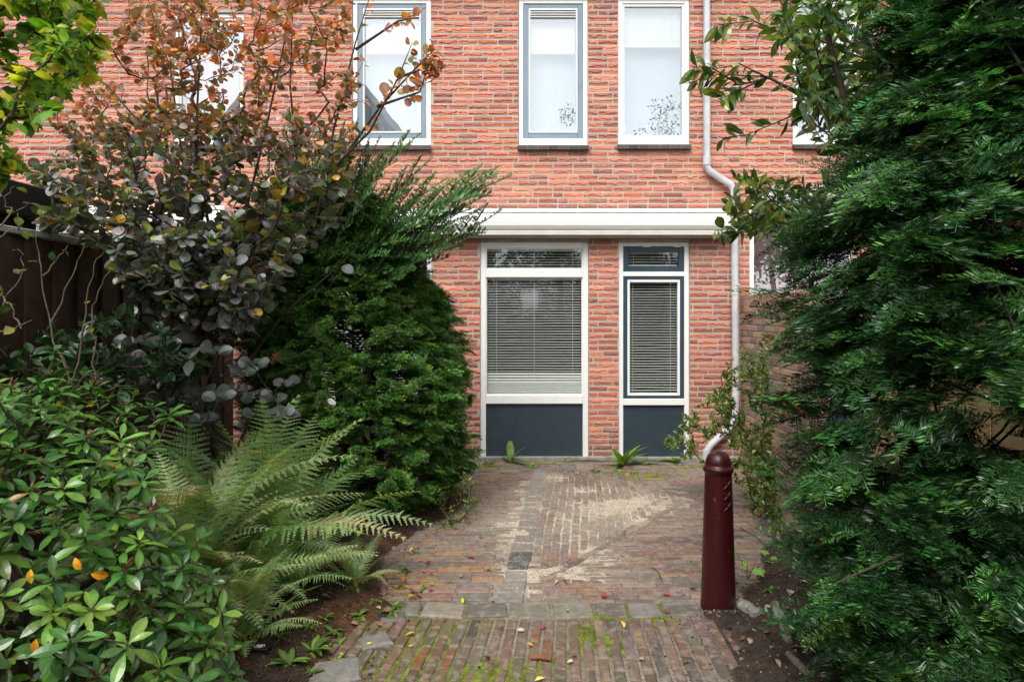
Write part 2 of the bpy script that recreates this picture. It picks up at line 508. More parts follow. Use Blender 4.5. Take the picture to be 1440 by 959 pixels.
# field laid across
y = BORDER_Y1 + .03; k = 0
while y < 7.56:
    x = -2.0 + (k % 2) * .105 + rng.normal(0, .012)
    while x < 2.5:
        L = .2 * (1 if rng.random() > .07 else .5) + rng.normal(0, .003)
        cx = x + L / 2; yy = y + .02 * math.sin(cx * 1.3 + y * .7)
        if not (inpoly(cx, yy, VERT) or inpoly(cx - .07, yy, VERT) or inpoly(cx + .07, yy, VERT) or inpoly(cx, yy, SETT)):
            paver(cx, yy, L, .049, .004 * rng.normal() + .026 * math.cos(cx * 1.3), pcol(cx, yy), hgt(cx, yy), .01 * rng.normal(), .02 * rng.normal())
        x += L + .007
    y += .0575; k += 1
# field laid along (relaid part)
x = -.5; k = 0
while x < 2.2:
    y = 4.2 + (k % 2) * .1 + rng.normal(0, .02)
    while y < 7.5:
        L = rng.choice([.2, .2, .2, .1, .14]) + rng.normal(0, .004)
        cy = y + L / 2; cx = x + .012 * math.sin(cy * 2.0 + x * 3) + .10 * (cy - 5.2)
        if inpoly(cx, cy, VERT):
            paver(cx, cy, L, .052, math.pi / 2 - .10 + .03 * rng.normal(), pcol(cx, cy) * 1.05, hgt(cx, cy) + .001, .01 * rng.normal(), .03 * rng.normal())
        y += L + .014
    x += .066; k += 1
# diagonal runs that frame it
for (p0, p1) in (((770, 812), (1010, 678)), ((800, 658), (975, 700))):
    A, B = GP(*p0), GP(*p1); T = B - A; LL = np.hypot(*T); T /= LL; s = 0
    while s < LL - .1:
        c = A + T * (s + .1)
        paver(c[0], c[1], .2, .05, math.atan2(T[1], T[0]) + .02 * rng.normal(), pcol(*c) * 1.05, .003 + hgt(*c), 0, .02 * rng.normal())
        s += .209 if rng.random() > .2 else .4
# square setts
A, B = GP(760, 662), GP(716, 848); T = B - A; LL = np.hypot(*T); T /= LL; s = 0; kk = 0
while s < LL:
    c = A + T * s
    L = .15 + .02 * rng.random()
    col = np.array([.25, .225, .195]) * (.75 + .45 * rng.random())
    if abs(c[1] - GP(727, 788)[1]) < .09: col = np.array([.085, .085, .082])
    paver(c[0], c[1], L, L * .95, math.atan2(T[1], T[0]) + .03 * rng.normal(), col, .001 + hgt(*c), .02 * rng.normal(), .02 * rng.normal(), .008)
    s += L + .015
# border of grey stones
x = -1.3
while x < 1.0:
    L = .17 + .07 * rng.random()
    g = np.array([.20, .18, .15]) * (.55 + .75 * rng.random()) * np.array([1, 1 + .06 * rng.normal(), 1 + .1 * rng.normal()])
    paver(x + L / 2, 3.795 + .03 * rng.normal() * .4, L, .165 + .02 * rng.random(), .03 * rng.normal(), g, .004 + hgt(x, 3.8), .02 * rng.normal(), .03 * rng.normal(), .009)
    x += L + .014
# foreground laid lengthwise, slightly fanned
x = -1.5; k = 0
while x < 1.6:
    ang = math.radians(90 - (8.5 - (x + .8) * 3.6))
    y = 3.68; j = 0
    L0 = .2 if k % 2 == 0 else .1
    t = np.array([math.cos(ang), math.sin(ang)])
    P0 = np.array([x, 3.68])
    s = 0
    while s < 2.4:
        L = (L0 if j == 0 else .2) + rng.normal(0, .004)
        c = P0 - t * (s + L / 2)
        paver(c[0], c[1], L, .050 + rng.normal(0, .0015), ang + .012 * rng.normal(), pcol(*c), .0025 + hgt(*c), .012 * rng.normal(), .05 * rng.normal(), .006)
        s += L + .009; j += 1
    x += .0655; k += 1
# two concrete tiles let in at the left edge
for (px, py, W, ang) in ((470, 945, .20, .25), (528, 902, .13, .45), (552, 868, .12, .2)):
    g = GP(px, py)
    paver(g[0], g[1], W * 1.2, W, ang, np.array((.20, .19, .17)) * rng.uniform(.6, 1.2), .012, .02, -.01, .012)
tag(pav.build('brick_paving', M['paver']), kind='structure')

# ------------------------------------------------------------------ houses
COURSE = .0655
XL, XR = -3.0, 2.54       # party lines
FY = D                    # face of the mortar


def cutboxes(acc, x0, x1, z0, z1, y0, y1, holes, col=(1, 1, 1)):
    xs = sorted({x0, x1} | {v for h in holes for v in h[:2] if x0 < v < x1})
    for a_, b_ in zip(xs[:-1], xs[1:]):
        hs = sorted([(h[2], h[3]) for h in holes if h[0] < (a_ + b_) / 2 < h[1]])
        z = z0
        for lo, hi in hs:
            if lo > z: acc.box(a_, b_, y0, y1, z, lo, col)
            z = hi
        if z < z1: acc.box(a_, b_, y0, y1, z, z1, col)


RED = [(.52, .172, .100), (.55, .188, .110), (.48, .155, .092), (.56, .21, .125), (.42, .142, .092), (.50, .18, .115), (.38, .142, .10)]


def brickwork(acc, x0, x1, z0, z1, holes):
    nz = int(round((z1 - z0) / COURSE)); h = COURSE - .0145
    nx = 9
    P = []
    for k in range(nz):
        za = z0 + k * COURSE + .0072; zb = za + h
        x = x0 - .11 * (k % 2) - .055 * ((k // 2) % 2)
        while x < x1:
            L = .21 if rng.random() > .06 else .10
            a_, b_ = max(x, x0), min(x + L, x1)
            segs = [(a_, b_)] if b_ > a_ else []
            for hh in holes:
                if hh[2] < zb - .01 and hh[3] > za + .01:
                    ns = []
                    for (u, v) in segs:
                        if hh[1] <= u or hh[0] >= v: ns.append((u, v)); continue
                        if u < hh[0]: ns.append((u, hh[0] - .002))
                        if v > hh[1]: ns.append((hh[1] + .002, v))
                    segs = ns
            for (u, v) in segs:
                if v - u > .02: P.append((u, v, za, zb))
            x += L + .0130
    P = np.array(P); N = len(P)
    t = np.linspace(0, 1, nx)
    ph = rng.random((N, 1)) * 6.28; fr = rng.uniform(5, 12, (N, 1)); am = rng.uniform(.06, .18, (N, 1))
    tt = t[None] * (P[:, 1:2] - P[:, 0:1]) / .21
    ridge = .45 + rng.normal(0, .09, (N, 1)) + am * np.sin(tt * fr + ph) + .09 * rng.normal(size=(N, nx))
    ridge = np.clip(ridge, .2, .8)
    strength = rng.uniform(.35, 1.0, (N, 1)) * np.clip(.8 + .35 * rng.normal(size=(N, nx)), .15, 1.5)
    H = (P[:, 3] - P[:, 2])[:, None]
    X = P[:, 0:1] + t[None] * (P[:, 1:2] - P[:, 0:1])
    rowsz = [np.zeros((N, nx)), np.zeros((N, nx)) + .04, ridge - .10, ridge, ridge + .5 * (1 - ridge), np.ones((N, nx)) * .96, np.ones((N, nx))]
    rowsd = [np.full((N, nx), -.006), np.full((N, nx), .003), .001 + 0 * strength, .003 + .0085 * strength, .003 + .0045 * strength, np.full((N, nx), .003), np.full((N, nx), -.006)]
    Z = np.stack([P[:, 2:3] + r * H for r in rowsz], 1); Dp = np.stack(rowsd, 1)
    XX = np.repeat(X[:, None], 7, 1)
    # end skirts
    XX = np.concatenate([XX[:, :, :1], XX, XX[:, :, -1:]], 2); Z = np.concatenate([Z[:, :, :1], Z, Z[:, :, -1:]], 2)
    Dp = np.concatenate([np.full((N, 7, 1), -.006), Dp, np.full((N, 7, 1), -.006)], 2)
    V = np.stack([XX, FY - Dp, Z], -1).reshape(-1, 3)
    nc = nx + 2
    i = np.arange(6)[:, None] * nc; j = np.arange(nc - 1)[None]
    F0 = np.stack([i + j, i + j + 1, i + nc + j + 1, i + nc + j], -1).reshape(-1, 4)
    Fa = (F0[None] + (np.arange(N) * 7 * nc)[:, None, None]).reshape(-1, 4)
    C = jitter(RED, N, .12)
    cx = (P[:, 0] + P[:, 1]) / 2; cz = P[:, 2]
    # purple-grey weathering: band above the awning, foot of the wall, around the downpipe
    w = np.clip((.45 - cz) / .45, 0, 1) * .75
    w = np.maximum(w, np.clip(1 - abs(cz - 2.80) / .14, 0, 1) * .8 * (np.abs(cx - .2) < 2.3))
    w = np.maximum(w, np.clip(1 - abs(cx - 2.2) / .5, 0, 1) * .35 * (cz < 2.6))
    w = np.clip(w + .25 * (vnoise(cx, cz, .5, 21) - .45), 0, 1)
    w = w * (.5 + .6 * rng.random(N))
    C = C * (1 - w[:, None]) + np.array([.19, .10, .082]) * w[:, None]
    acc.add(V, Fa, np.repeat(C, 7 * nc, 0))


# openings: px left, px right, py top, py bottom on the facade, style
OPEN_L = [(243, 346, 18, 203, 'upA'), (-260, -130, 18, 203, 'upP'), (90, 320, 340, 650, 'big')]
OPEN_M = [(495, 606, -2, 204, 'upS'), (729, 827, -2, 204, 'upS2'), (869, 970, -2, 203, 'upP2'), (370, 607, 340, 650, 'big'), (675, 828, 340, 650, 'g1'), (870, 970, 340, 650, 'g2')]
OPEN_R = [(1115, 1207, -2, 203, 'upP3'), (1262, 1356, -2, 203, 'upS3'), (1054, 1200, 268, 650, 'g3')]


def holes_of(L): return [(WX(a_), WX(b_), WZ(d_), WZ(c_)) for a_, b_, c_, d_, _ in L]


def frame_box(acc, x0, x1, z0, z1, y0, y1, wl, wr, wt, wb, bev=.004):
    acc.box(x0, x0 + wl, y0, y1, z0, z1, bev=bev); acc.box(x1 - wr, x1, y0, y1, z0, z1, bev=bev)
    acc.box(x0 + wl, x1 - wr, y0 + .001, y1, z1 - wt, z1, bev=bev); acc.box(x0 + wl, x1 - wr, y0 + .001, y1, z0, z0 + wb, bev=bev)


def pane(name, x0, x1, z0, z1, y, parent, mat='glass'):
    g = Acc(); g.box(x0, x1, y, y + .006, z0, z1)
    o = g.build(name, M[mat], parent)
    return o


def blind(x0, x1, z0, z1, y, parent, pitch=.030, tilt=16, stack=0.0, dep=.021, cords=3, closed=0.0):
    g = Acc(); z = z1 - .03
    while z > z0 + stack + .01:
        tl = math.radians(tilt + rng.normal(0, 1.2))
        if closed and z < z0 + stack + closed: tl = math.radians(62)
        sag = rng.normal(0, .0012)
        c, s_ = math.cos(tl) * dep / 2, math.sin(tl) * dep / 2
        n = 5; V = []
        for q in range(n):
            xx = x0 + (x1 - x0) * q / (n - 1); zz = z + sag * math.sin(q * 1.3)
            V += [(xx, y - c, zz - s_), (xx, y, zz + .0025), (xx, y + c, zz + s_)]
        Fc = []
        for q in range(n - 1):
            b_ = q * 3
            Fc += [(b_, b_ + 3, b_ + 4, b_ + 1), (b_ + 1, b_ + 4, b_ + 5, b_ + 2)]
        g.add(V, Fc); z -= pitch
    if stack:
        zz = z0 + .004
        while zz < z0 + stack: g.box(x0, x1, y - dep / 2, y + dep / 2, zz, zz + .016, bev=.002); zz += .020
    else: g.box(x0, x1, y - dep / 2, y + dep / 2, z0, z0 + .014, bev=.002)
    g.box(x0, x1, y - .016, y + .016, z1 - .025, z1, bev=.002)
    for q in range(cords):
        xx = x0 + (x1 - x0) * ([.11, .5, .9][q] if cords == 3 else [.1, .85][q])
        g.box(xx - .0018, xx + .0018, y - dep / 2 - .003, y - dep / 2 - .001, z0, z1)
    return g.build('blind', M['blind'], parent)


def make_window(house, px0, px1, py0, py1, style):
    x0, x1, z0, z1 = WX(px0) + .003, WX(px1) - .003, WZ(py1) + .003, WZ(py0) - .003
    yf = FY + .022; y2 = FY + .068
    w = empty('window', ((x0 + x1) / 2, FY, z0)); adopt(w, house)
    f = Acc()
    if style.startswith('up'):
        frame_box(f, x0, x1, z0, z1, yf, y2, .052, .052, .045, .075)
        f.build('frame', M['white'], w)
        ix0, ix1, iz0, iz1 = x0 + .052, x1 - .052, z0 + .075, z1 - .045
        if 'S' in style:
            s_ = Acc(); frame_box(s_, ix0 + .002, ix1 - .002, iz0 + .002, iz1 - .002, yf + .012, y2 - .01, .058, .058, .05, .06)
            s_.build('sash', M['sash'], w)
            jx0, jx1, jz0, jz1 = ix0 + .06, ix1 - .06, iz0 + .062, iz1 - .052
            b_ = Acc(); frame_box(b_, jx0, jx1, jz0, jz1, yf + .005, y2 - .012, .018, .018, .10, .018, .003)
            for q in range(3): pass
            b_.build('glazing_bead', M['white'], w)
            v = Acc()
            for q in range(3): v.box(jx0 + .02, jx1 - .02, yf + .001, yf + .0048, jz1 - .032 - q * .026, jz1 - .022 - q * .026)
            v.build('vent_slot', M['black'], w)
            gx0, gx1, gz0, gz1 = jx0 + .018, jx1 - .018, jz0 + .018, jz1 - .10
        else:
            b_ = Acc(); frame_box(b_, ix0 + .001, ix1 - .001, iz0 + .001, iz1 - .001, yf + .012, y2 - .008, .022, .022, .03, .03, .003)
            b_.build('glazing_bead', M['white'], w)
            gx0, gx1, gz0, gz1 = ix0 + .023, ix1 - .023, iz0 + .031, iz1 - .031
        pane('pane', gx0, gx1, gz0, gz1, yf + .03, w, 'glassup')
        c = Acc(); n = 40
        cs = np.linspace(gx0 - .02, gx1 + .02, n); dy = .0025 * np.sin(np.arange(n) * .6)
        zt, zb = gz1 + .02, gz0 - .02
        V = [(cs[q], FY + .20 + dy[q], zb) for q in range(n)] + [(cs[q], FY + .20 + dy[q] * .6, zt) for q in range(n)]
        c.add(V, [(q, q + 1, n + q + 1, n + q) for q in range(n - 1)])
        if style != 'upA': blind(gx0 + .004, gx1 - .004, gz1 - (gz1 - gz0) * .30, gz1, FY + .115, w, pitch=.021, tilt=72, dep=.026, cords=2)
        c.build('curtain', M['preflect'] if style == 'upA' else M['curtain'], w, smooth=True)  # on upA the cloth colour imitates the pinkish reflection in the glass
        s = Acc(); xs_ = np.linspace(x0 - .012, x1 + .012, int((x1 - x0) / .105) + 1)
        for qa, qb in zip(xs_[:-1], xs_[1:]):
            for (ua, ub, cc, dp) in ((qa, qb - .006, np.array((.060, .048, .045)) * rng.uniform(.7, 1.4), 0), (qb - .006, qb, np.array((.22, .20, .18)), .004)):
                s.add([(ua, FY + .02, z0 - .004 - dp), (ub, FY + .02, z0 - .004 - dp), (ub, FY - .055 + dp, z0 - .022 - dp), (ua, FY - .055 + dp, z0 - .022 - dp),
                       (ua, FY + .02, z0 - .062), (ub, FY + .02, z0 - .062), (ub, FY - .055 + dp, z0 - .066), (ua, FY - .055 + dp, z0 - .066)],
                      [(0, 1, 2, 3), (7, 6, 5, 4), (3, 2, 6, 7), (0, 3, 7, 4), (1, 5, 6, 2)], cc)
        s.build('sill', M['sill'], w)
        return w
    if style == 'g1':
        FW = .062
        frame_box(f, x0, x1, z0, z1, yf, y2, FW, FW, .066, .055)
        zt0, zt1 = WZ(390), WZ(379); zb0, zb1 = WZ(568), WZ(556)
        f.box(x0 + FW, x1 - FW, yf - .006, y2, zt0, zt1, bev=.004); f.box(x0 + FW, x1 - FW, yf - .010, y2, zb0, zb1, bev=.004)
        f.build('frame', M['white'], w)
        b_ = Acc(); frame_box(b_, x0 + FW, x1 - FW, zt1, z1 - .066, yf + .018, y2 - .006, .012, .012, .012, .012, .002)
        frame_box(b_, x0 + FW, x1 - FW, zb1, zt0, yf + .018, y2 - .006, .012, .012, .012, .012, .002)
        b_.build('glazing_bead', M['white'], w)
        pane('pane', x0 + FW + .012, x1 - FW - .012, zt1 + .012, z1 - .078, yf + .03, w)
        pane('pane', x0 + FW + .012, x1 - FW - .012, zb1 + .012, zt0 - .012, yf + .03, w)
        blind(x0 + FW, x1 - FW, zt1 + .01, z1 - .07, FY + .088, w, tilt=18)
        blind(x0 + FW, x1 - FW, zb1 + .01, zt0 - .004, FY + .088, w, stack=.12, closed=.12)
        p = Acc(); p.box(x0 + FW, x1 - FW, yf + .022, y2 - .006, z0 + .055, zb0); p.build('panel', M['panel'], w)
    elif style == 'g2':
        FW = .052
        frame_box(f, x0, x1, z0, z1, yf, y2, FW, FW, .046, .045)
        za0, za1 = WZ(388.5), WZ(382); zb0, zb1 = WZ(570), WZ(561)
        f.box(x0 + FW, x1 - FW, yf - .002, y2, za0, za1, bev=.003); f.box(x0 + FW, x1 - FW, yf - .010, y2, zb0, zb1, bev=.004)
        f.build('frame', M['white'], w)
        s_ = Acc(); frame_box(s_, x0 + FW, x1 - FW, za1, z1 - .046, yf + .01, y2 - .01, .06, .06, .065, .065)
        frame_box(s_, x0 + FW, x1 - FW, zb1, za0, yf + .008, y2 - .01, .048, .048, .04, .034)
        s_.build('sash', M['dsash'], w)
        b_ = Acc(); X0, X1 = x0 + FW + .048, x1 - FW - .048
        frame_box(b_, X0, X1, zb1 + .034, za0 - .04, yf + .001, y2 - .008, .026, .026, .026, .022, .003)
        b_.build('glazing_bead', M['white'], w)
        pane('pane', X0 + .012, X1 - .012, za1 + .065, z1 - .111, yf + .028, w)
        pane('pane', X0 + .026, X1 - .026, zb1 + .056, za0 - .066, yf + .028, w)
        blind(X0 + .02, X1 - .02, za1 + .06, z1 - .10, FY + .088, w, tilt=18, cords=2)
        blind(X0 + .012, X1 - .012, zb1 + .045, za0 - .05, FY + .088, w, cords=2)
        p = Acc(); p.box(x0 + FW, x1 - FW, yf + .022, y2 - .006, z0 + .045, zb0); p.build('panel', M['panel'], w)
        h = Acc()
        for xx in (.34, .78):
            h = Acc(); h.box(x0 + (x1 - x0) * xx, x0 + (x1 - x0) * xx + .085, yf - .006, yf - .001, z1 - .056, z1 - .044, bev=.002); h.build('hinge', M['white'], w)
    else:
        FW = .055; zb0 = WZ(570); zb1 = WZ(561)
        frame_box(f, x0, x1, z0, z1, yf, y2, FW, FW, .06, .05)
        f.box(x0 + FW, x1 - FW, yf - .008, y2, zb0, zb1, bev=.004)
        nm = 1 if x1 - x0 < 1.4 else 2
        for q in range(1, nm):
            xm = x0 + (x1 - x0) * q / nm; f.box(xm - .03, xm + .03, yf + .002, y2, z0 + .05, z1 - .06, bev=.004)
        f.build('frame', M['white'], w)
        for q in range(nm):
            xa = x0 + (x1 - x0) * q / nm + .056; xb = x0 + (x1 - x0) * (q + 1) / nm - .056
            pane('pane', xa, xb, zb1, z1 - .06, yf + .03, w, 'glassup' if style == 'g3' else 'glass')
            if style == 'g3':
                c_ = Acc(); n_ = 60; cs_ = np.linspace(xa - .01, xb + .01, n_); dy_ = .014 * np.sin(np.arange(n_) * .9)
                V_ = [(cs_[q_], FY + .16 + dy_[q_], zz_) for zz_ in (zb1, z1 - .06) for q_ in range(n_)]
                c_.add(V_, [(q_, q_ + 1, n_ + q_ + 1, n_ + q_) for q_ in range(n_ - 1)]); c_.build('curtain', M['preflect'], w, smooth=True)  # added cloth, its colour stands in for the pink-grey reflection here
            else: blind(xa - .01, xb + .01, zb1, z1 - .06, FY + .15, w, cords=2, tilt=14)
            p = Acc(); p.box(xa - .02, xb + .02, yf + .022, y2 - .006, z0 + .05, zb0 + .001); p.build('panel', M['panel'], w)
    return w


def make_house(x0, x1, opens, label, pos_bricks):
    h = empty('row_house', ((x0 + x1) / 2, FY, 0)); tag(h, label, 'house', 'brick row houses')
    holes = holes_of(opens)
    top = 6.0
    g = Acc()
    x0i, x1i = x0 + .001, x1 - .001
    cutboxes(g, x0i, x1i, .0, top, FY, FY + .13, holes)
    w = g.build('wall', M['mortar'], h)
    b = Acc(); brickwork(b, pos_bricks[0], pos_bricks[1], .05, top - .02, holes)
    b.build('brickwork', M['brick'], w)
    r = Acc()                                               # rooms behind
    r.box(x0i, x0i + .1, FY + .135, FY + 8, .02, top - .01); r.box(x1i - .1, x1i, FY + .135, FY + 8, .02, top - .01)
    r.box(x0i + .105, x1i - .105, FY + 3.2, FY + 3.3, .02, top - .01); r.box(x0i + .105, x1i - .105, FY + .135, FY + 3.19, 2.62, 2.8)
    r.box(x0i + .105, x1i - .105, FY + .135, FY + 3.19, .0, .1); r.box(x0i + .105, x1i - .105, FY + .135, FY + 3.19, top - .2, top - .05)
    r.build('inner_wall', M['room'], h)
    pl = Acc(); xx = x0i
    while xx < x1i - .1:
        x2 = min(xx + .9, x1i); pl.box(xx, x2 - .004, FY - .035, FY + .02, -.02, .046, bev=.006); xx = x2
    pl.build('plinth', M['concrete'], h)
    rf = Acc()
    rf.add([(x0i, FY - .35, top), (x1i, FY - .35, top), (x1i, FY + 4, top + 2.9), (x0i, FY + 4, top + 2.9), (x0i, FY + 8.3, top), (x1i, FY + 8.3, top),
            (x0i, FY - .35, top - .08), (x1i, FY - .35, top - .08), (x0i, FY + 8.3, top - .08), (x1i, FY + 8.3, top - .08)],
           [(0, 1, 2, 3), (3, 2, 5, 4), (7, 6, 8, 9), (6, 7, 1, 0), (8, 4, 5, 9), (6, 0, 3, 4, 8), (1, 7, 9, 5, 2)])
    rf.build('roof', M['roof'], h)
    gt = Acc(); gt.box(x0i, x1i, FY - .47, FY - .355, top - .1, top + .01, bev=.01); gt.build('gutter', M['white'], h)
    for o in opens: make_window(h, *o)
    return h


hl = make_house(-9.0, XL, OPEN_L, 'red brick row house on the left, behind the orange and purple leaved smoke bush', (-7.5, XL - .004))
hm = make_house(XL, XR, OPEN_M, 'middle red brick row house with grey panelled ground floor windows under a white awning box', (XL + .004, XR - .004))
hr = make_house(XR, 8.6, OPEN_R, 'right hand red brick row house, behind the garden wall and the tall yew', (XR + .004, 7.2))


def awning(house, x0, x1, z0=2.46, z1=2.75):
    aw = empty('awning', ((x0 + x1) / 2, FY, z0)); adopt(aw, house)
    c = Acc()
    # rounded cassette profile
    prof = [(.0, z1 - .012), (.155, z1 - .012), (.185, z1 - .02), (.200, z1 - .045), (.205, z1 - .10), (.198, z1 - .15), (.178, z1 - .185), (.150, z1 - .20), (.0, z1 - .20)]
    n = len(prof)
    V = [(x, FY - .008 - d_, z) for x in (x0, x1) for d_, z in prof]
    c.add(V, [(i, i + 1, n + i + 1, n + i) for i in range(n - 1)] + [tuple(range(n))[::-1], tuple(range(n, 2 * n))])
    c.build('cassette', M['alu'], aw)
    t = Acc(); t.box(x0 - .01, x1 + .01, FY - .19, FY - .012, z1 - .008, z1 + .035, bev=.006)
    t.build('cover_board', M['alu'], aw)
    k = Acc()
    for xx in (x0 - .014, x1 + .002):
        k = Acc(); k.box(xx, xx + .012, FY - .214, FY - .012, z1 - .215, z1 - .0095, bev=.004); k.build('end_cap', M['alu'], aw)
    b = Acc(); b.box(x0 + .01, x1 - .01, FY - .185, FY - .13, z0 + .035, z1 - .202, bev=.006)
    b.box(x0 + .01, x1 - .01, FY - .12, FY - .045, z0 + .02, z1 - .203, bev=.006)
    b.build('front_bar', M['alud'], aw)
    return aw


awning(hm, -2.72, WX(1017))
awning(hl, -8.2, -3.14, 2.48, 2.78)

# downpipe with its two swan-necks and wall brackets
pz = lambda py: WZ(py, FY - .07)
px_ = lambda px: WX(px, FY - .07)
p = Acc(); R_ = .038
pts = [(px_(994), FY - .07, 5.92), (px_(994), FY - .07, pz(232)), (px_(997), FY - .07, pz(240)), (px_(1028), FY - .07, pz(260)), (px_(1032), FY - .07, pz(270)),
       (px_(1035), FY - .07, pz(560)), (px_(1034), FY - .07, pz(590)), (px_(1028), FY - .07, pz(600)), (px_(1000), FY - .07, pz(625)), (px_(994), FY - .07, pz(634)), (px_(993), FY - .07, pz(650))]
p.tube(pts, R_, 16)
pipe = p.build('downpipe', M['pipe'], hm, smooth=True)
for (px, py, dz) in ((994, 226, .05), (1033, 272, .05), (1034.5, 400, .012), (1034, 560, .05), (993.5, 640, .06), (994, 90, .014)):
    p = Acc(); c = (px_(px), FY - .07, pz(py)); p.tube([(c[0], c[1], c[2] - dz), (c[0], c[1], c[2] + dz)], R_ + .006, 16)
    p.box(c[0] - .012, c[0] + .012, FY - .04, FY - .002, c[2] - .01, c[2] + .01)
    p.build('socket', M['pipe'], pipe)

# ------------------------------------------------------------------ garden walls, fences, shed
gw = empty('garden_wall', (XR + .12, 6.9, 0))
tag(gw, 'low brown brick garden wall with a soldier course on top, beside the white downpipe', 'wall')
g = Acc(); y0w, y1w = 5.9, FY - .014; WXa, WXb = XR + .012, XR + .20; ZT = 1.845
g.box(WXa + .008, WXb - .008, y0w + .006, y1w, 0, ZT - .008)
wl_ = g.build('wall', M['mortar'], gw)
b = Acc(); GB = [(.30, .17, .125), (.36, .22, .16), (.26, .15, .12), (.24, .17, .14), (.38, .26, .19)]
ph_ = .0655; z = .02; k = 0
while z < ZT - .24:
    y = y0w + (0 if k % 2 else -.11)
    while y < y1w:
        ya, yb = max(y, y0w), min(y + .21, y1w)
        if yb - ya > .03: b.box(WXa - rng.random() * .003, WXb + .001, ya, yb, z, z + .052, jitter(GB, 1, .15)[0], bev=.004)
        y += .222
    z += ph_; k += 1
z0s = z
y = y0w
while y < y1w - .03:
    b.box(WXa - .003 - rng.random() * .004, WXb + .002, y, min(y + .052, y1w), z0s, ZT + rng.normal(0, .003), jitter(GB, 1, .15)[0] * 1.15, bev=.004); y += .064
b.build('brickwork', M['gbrick'], gw)

# tan close-board fence that carries on from it towards the viewer
tf = empty('board_fence', (XR + .35, 3.5, 0)); tag(tf, 'pale tan wooden fence seen through gaps in the big yew on the right', 'fence')
for kk in range(46):
    y = 5.86 - kk * .155
    q = Acc(); x = XR + .35 + rng.normal(0, .002) + (.020 if kk % 2 else 0)
    q.box(x, x + .016, y - .165, y + .004, .03, 1.82 + rng.normal(0, .006), bev=.002)
    q.build('board', M['tfence'], tf)
for kk in range(5):
    y = 5.75 - kk * 1.75
    q = Acc(); q.box(XR + .385, XR + .475, y - .09, y, 0, 1.86, bev=.004); q.build('post', M['tfence'], tf)
q = Acc()
for z in (.35, 1.0, 1.6): q.box(XR + .387, XR + .42, -1.2, 5.6, z, z + .07, bev=.003)
q.build('rail', M['tfence'], tf)

# dark fence on the left
df = empty('board_fence', (-3.08, 4.5, 0)); tag(df, 'dark brown vertical board fence with light grey capping behind the smoke bush', 'fence')
for kk in range(60):
    y = 7.55 - kk * .135
    q = Acc(); x = -3.10 + (.022 if kk % 2 else 0)
    q.box(x, x + .018, y - .15, y, .03, 2.13, bev=.002)
    q.build('board', M['dfence'], df)
q = Acc(); q.box(-3.16, -3.03, -.5, 7.57, 2.135, 2.175, bev=.004); q.build('capping', M['capw'], df)
for kk in range(4):
    y = 7.4 - kk * 2.2
    q = Acc(); q.box(-3.2, -3.11, y - .09, y, 0, 2.125, bev=.004); q.build('post', M['dfence'], df)

sh = empty('garden_shed', (-4.4, 4.2, 0)); tag(sh, 'garden shed with a flat black felt roof just beyond the dark fence', 'shed')
q = Acc(); q.box(-5.6, -3.45, 3.2, 4.95, 0, 2.3); q.build('wall', M['dfence'], sh)
q = Acc(); q.box(-5.75, -3.30, 3.05, 5.05, 2.305, 2.53, bev=.01); q.build('roof', M['bitumen'], sh)

# ------------------------------------------------------------------ bollard
gb = GP(1017, 862); bx, by = gb[0], gb[1] + .09
bo = empty('bollard', (bx, by, 0)); tag(bo, 'dark red cast iron bollard with three crosses below its domed head', 'bollard')
prof = [(.098, -.05), (.097, .01), (.094, .05), (.089, .25), (.083, .45), (.0785, .60), (.0755, .70), (.0740, .745), (.0745, .752), (.080, .758), (.084, .766), (.084, .780), (.080, .788), (.0705, .791),
        (.0715, .806), (.068, .826), (.058, .848), (.042, .864), (.022, .873), (.0, .876)]
ns = 48; V = []; Fc = []
for r_, z in prof:
    for q in range(ns):
        t = q * 2 * math.pi / ns; V.append((bx + r_ * math.cos(t), by + r_ * math.sin(t), z))
for k in range(len(prof) - 1):
    for q in range(ns):
        q2 = (q + 1) % ns; Fc.append((k * ns + q, k * ns + q2, (k + 1) * ns + q2, (k + 1) * ns + q))
q = Acc(); q.add(V, Fc, (.038, .0045, .006)); q.build('body', M['iron'], bo, smooth=True)
ang0 = math.radians(-90 + 22)
def onb(u, z, out):
    r_ = np.interp(z, [.25, .45, .60, .70, .752], [.089, .083, .0785, .0755, .0745]) + out
    t = ang0 + u / r_
    return (bx + r_ * math.cos(t), by + r_ * math.sin(t), z)
for zc in (.698, .638, .578):
    q = Acc()
    for sg in (1, -1):
        pts = [onb(sg * s, zc + s * .95, .0025) for s in np.linspace(-.024, .024, 7)]
        q.tube(pts, [.003, .0052, .0056, .0056, .0056, .0052, .003], 8, (.045, .006, .008))
    q.build('cross', M['iron'], bo, smooth=True)
# ------------------------------------------------------------------ leaf templates
def leaf_t(w=.35, n=4, fold=.12, droop=.15, p=1.0, tip=.02, q_=.8):
    """blade along +x, length 1"""
    t = np.linspace(0, 1, n + 1)
    if q_ < .7: t = .5 - .5 * np.cos(np.pi * t)
    prof = w * .5 * np.sin(np.pi * np.minimum(t, 1) ** p).clip(0) ** q_; prof[0] = tip; prof[-1] = tip * .5
    V = []
    for q in range(n + 1):
        z = -droop * t[q] ** 2
        V += [(t[q], -prof[q], z + fold * prof[q] * 2 * w), (t[q], 0, z), (t[q], prof[q], z + fold * prof[q] * 2 * w)]
    Fq = []
    for q in range(n):
        b = q * 3; Fq += [(b, b + 3, b + 4, b + 1), (b + 1, b + 4, b + 5, b + 2)]
    S = np.ones((len(V), 3)); S[1::3] = (1.25, 1.2, 1.1)
    return np.array(V, float), np.array(Fq), S


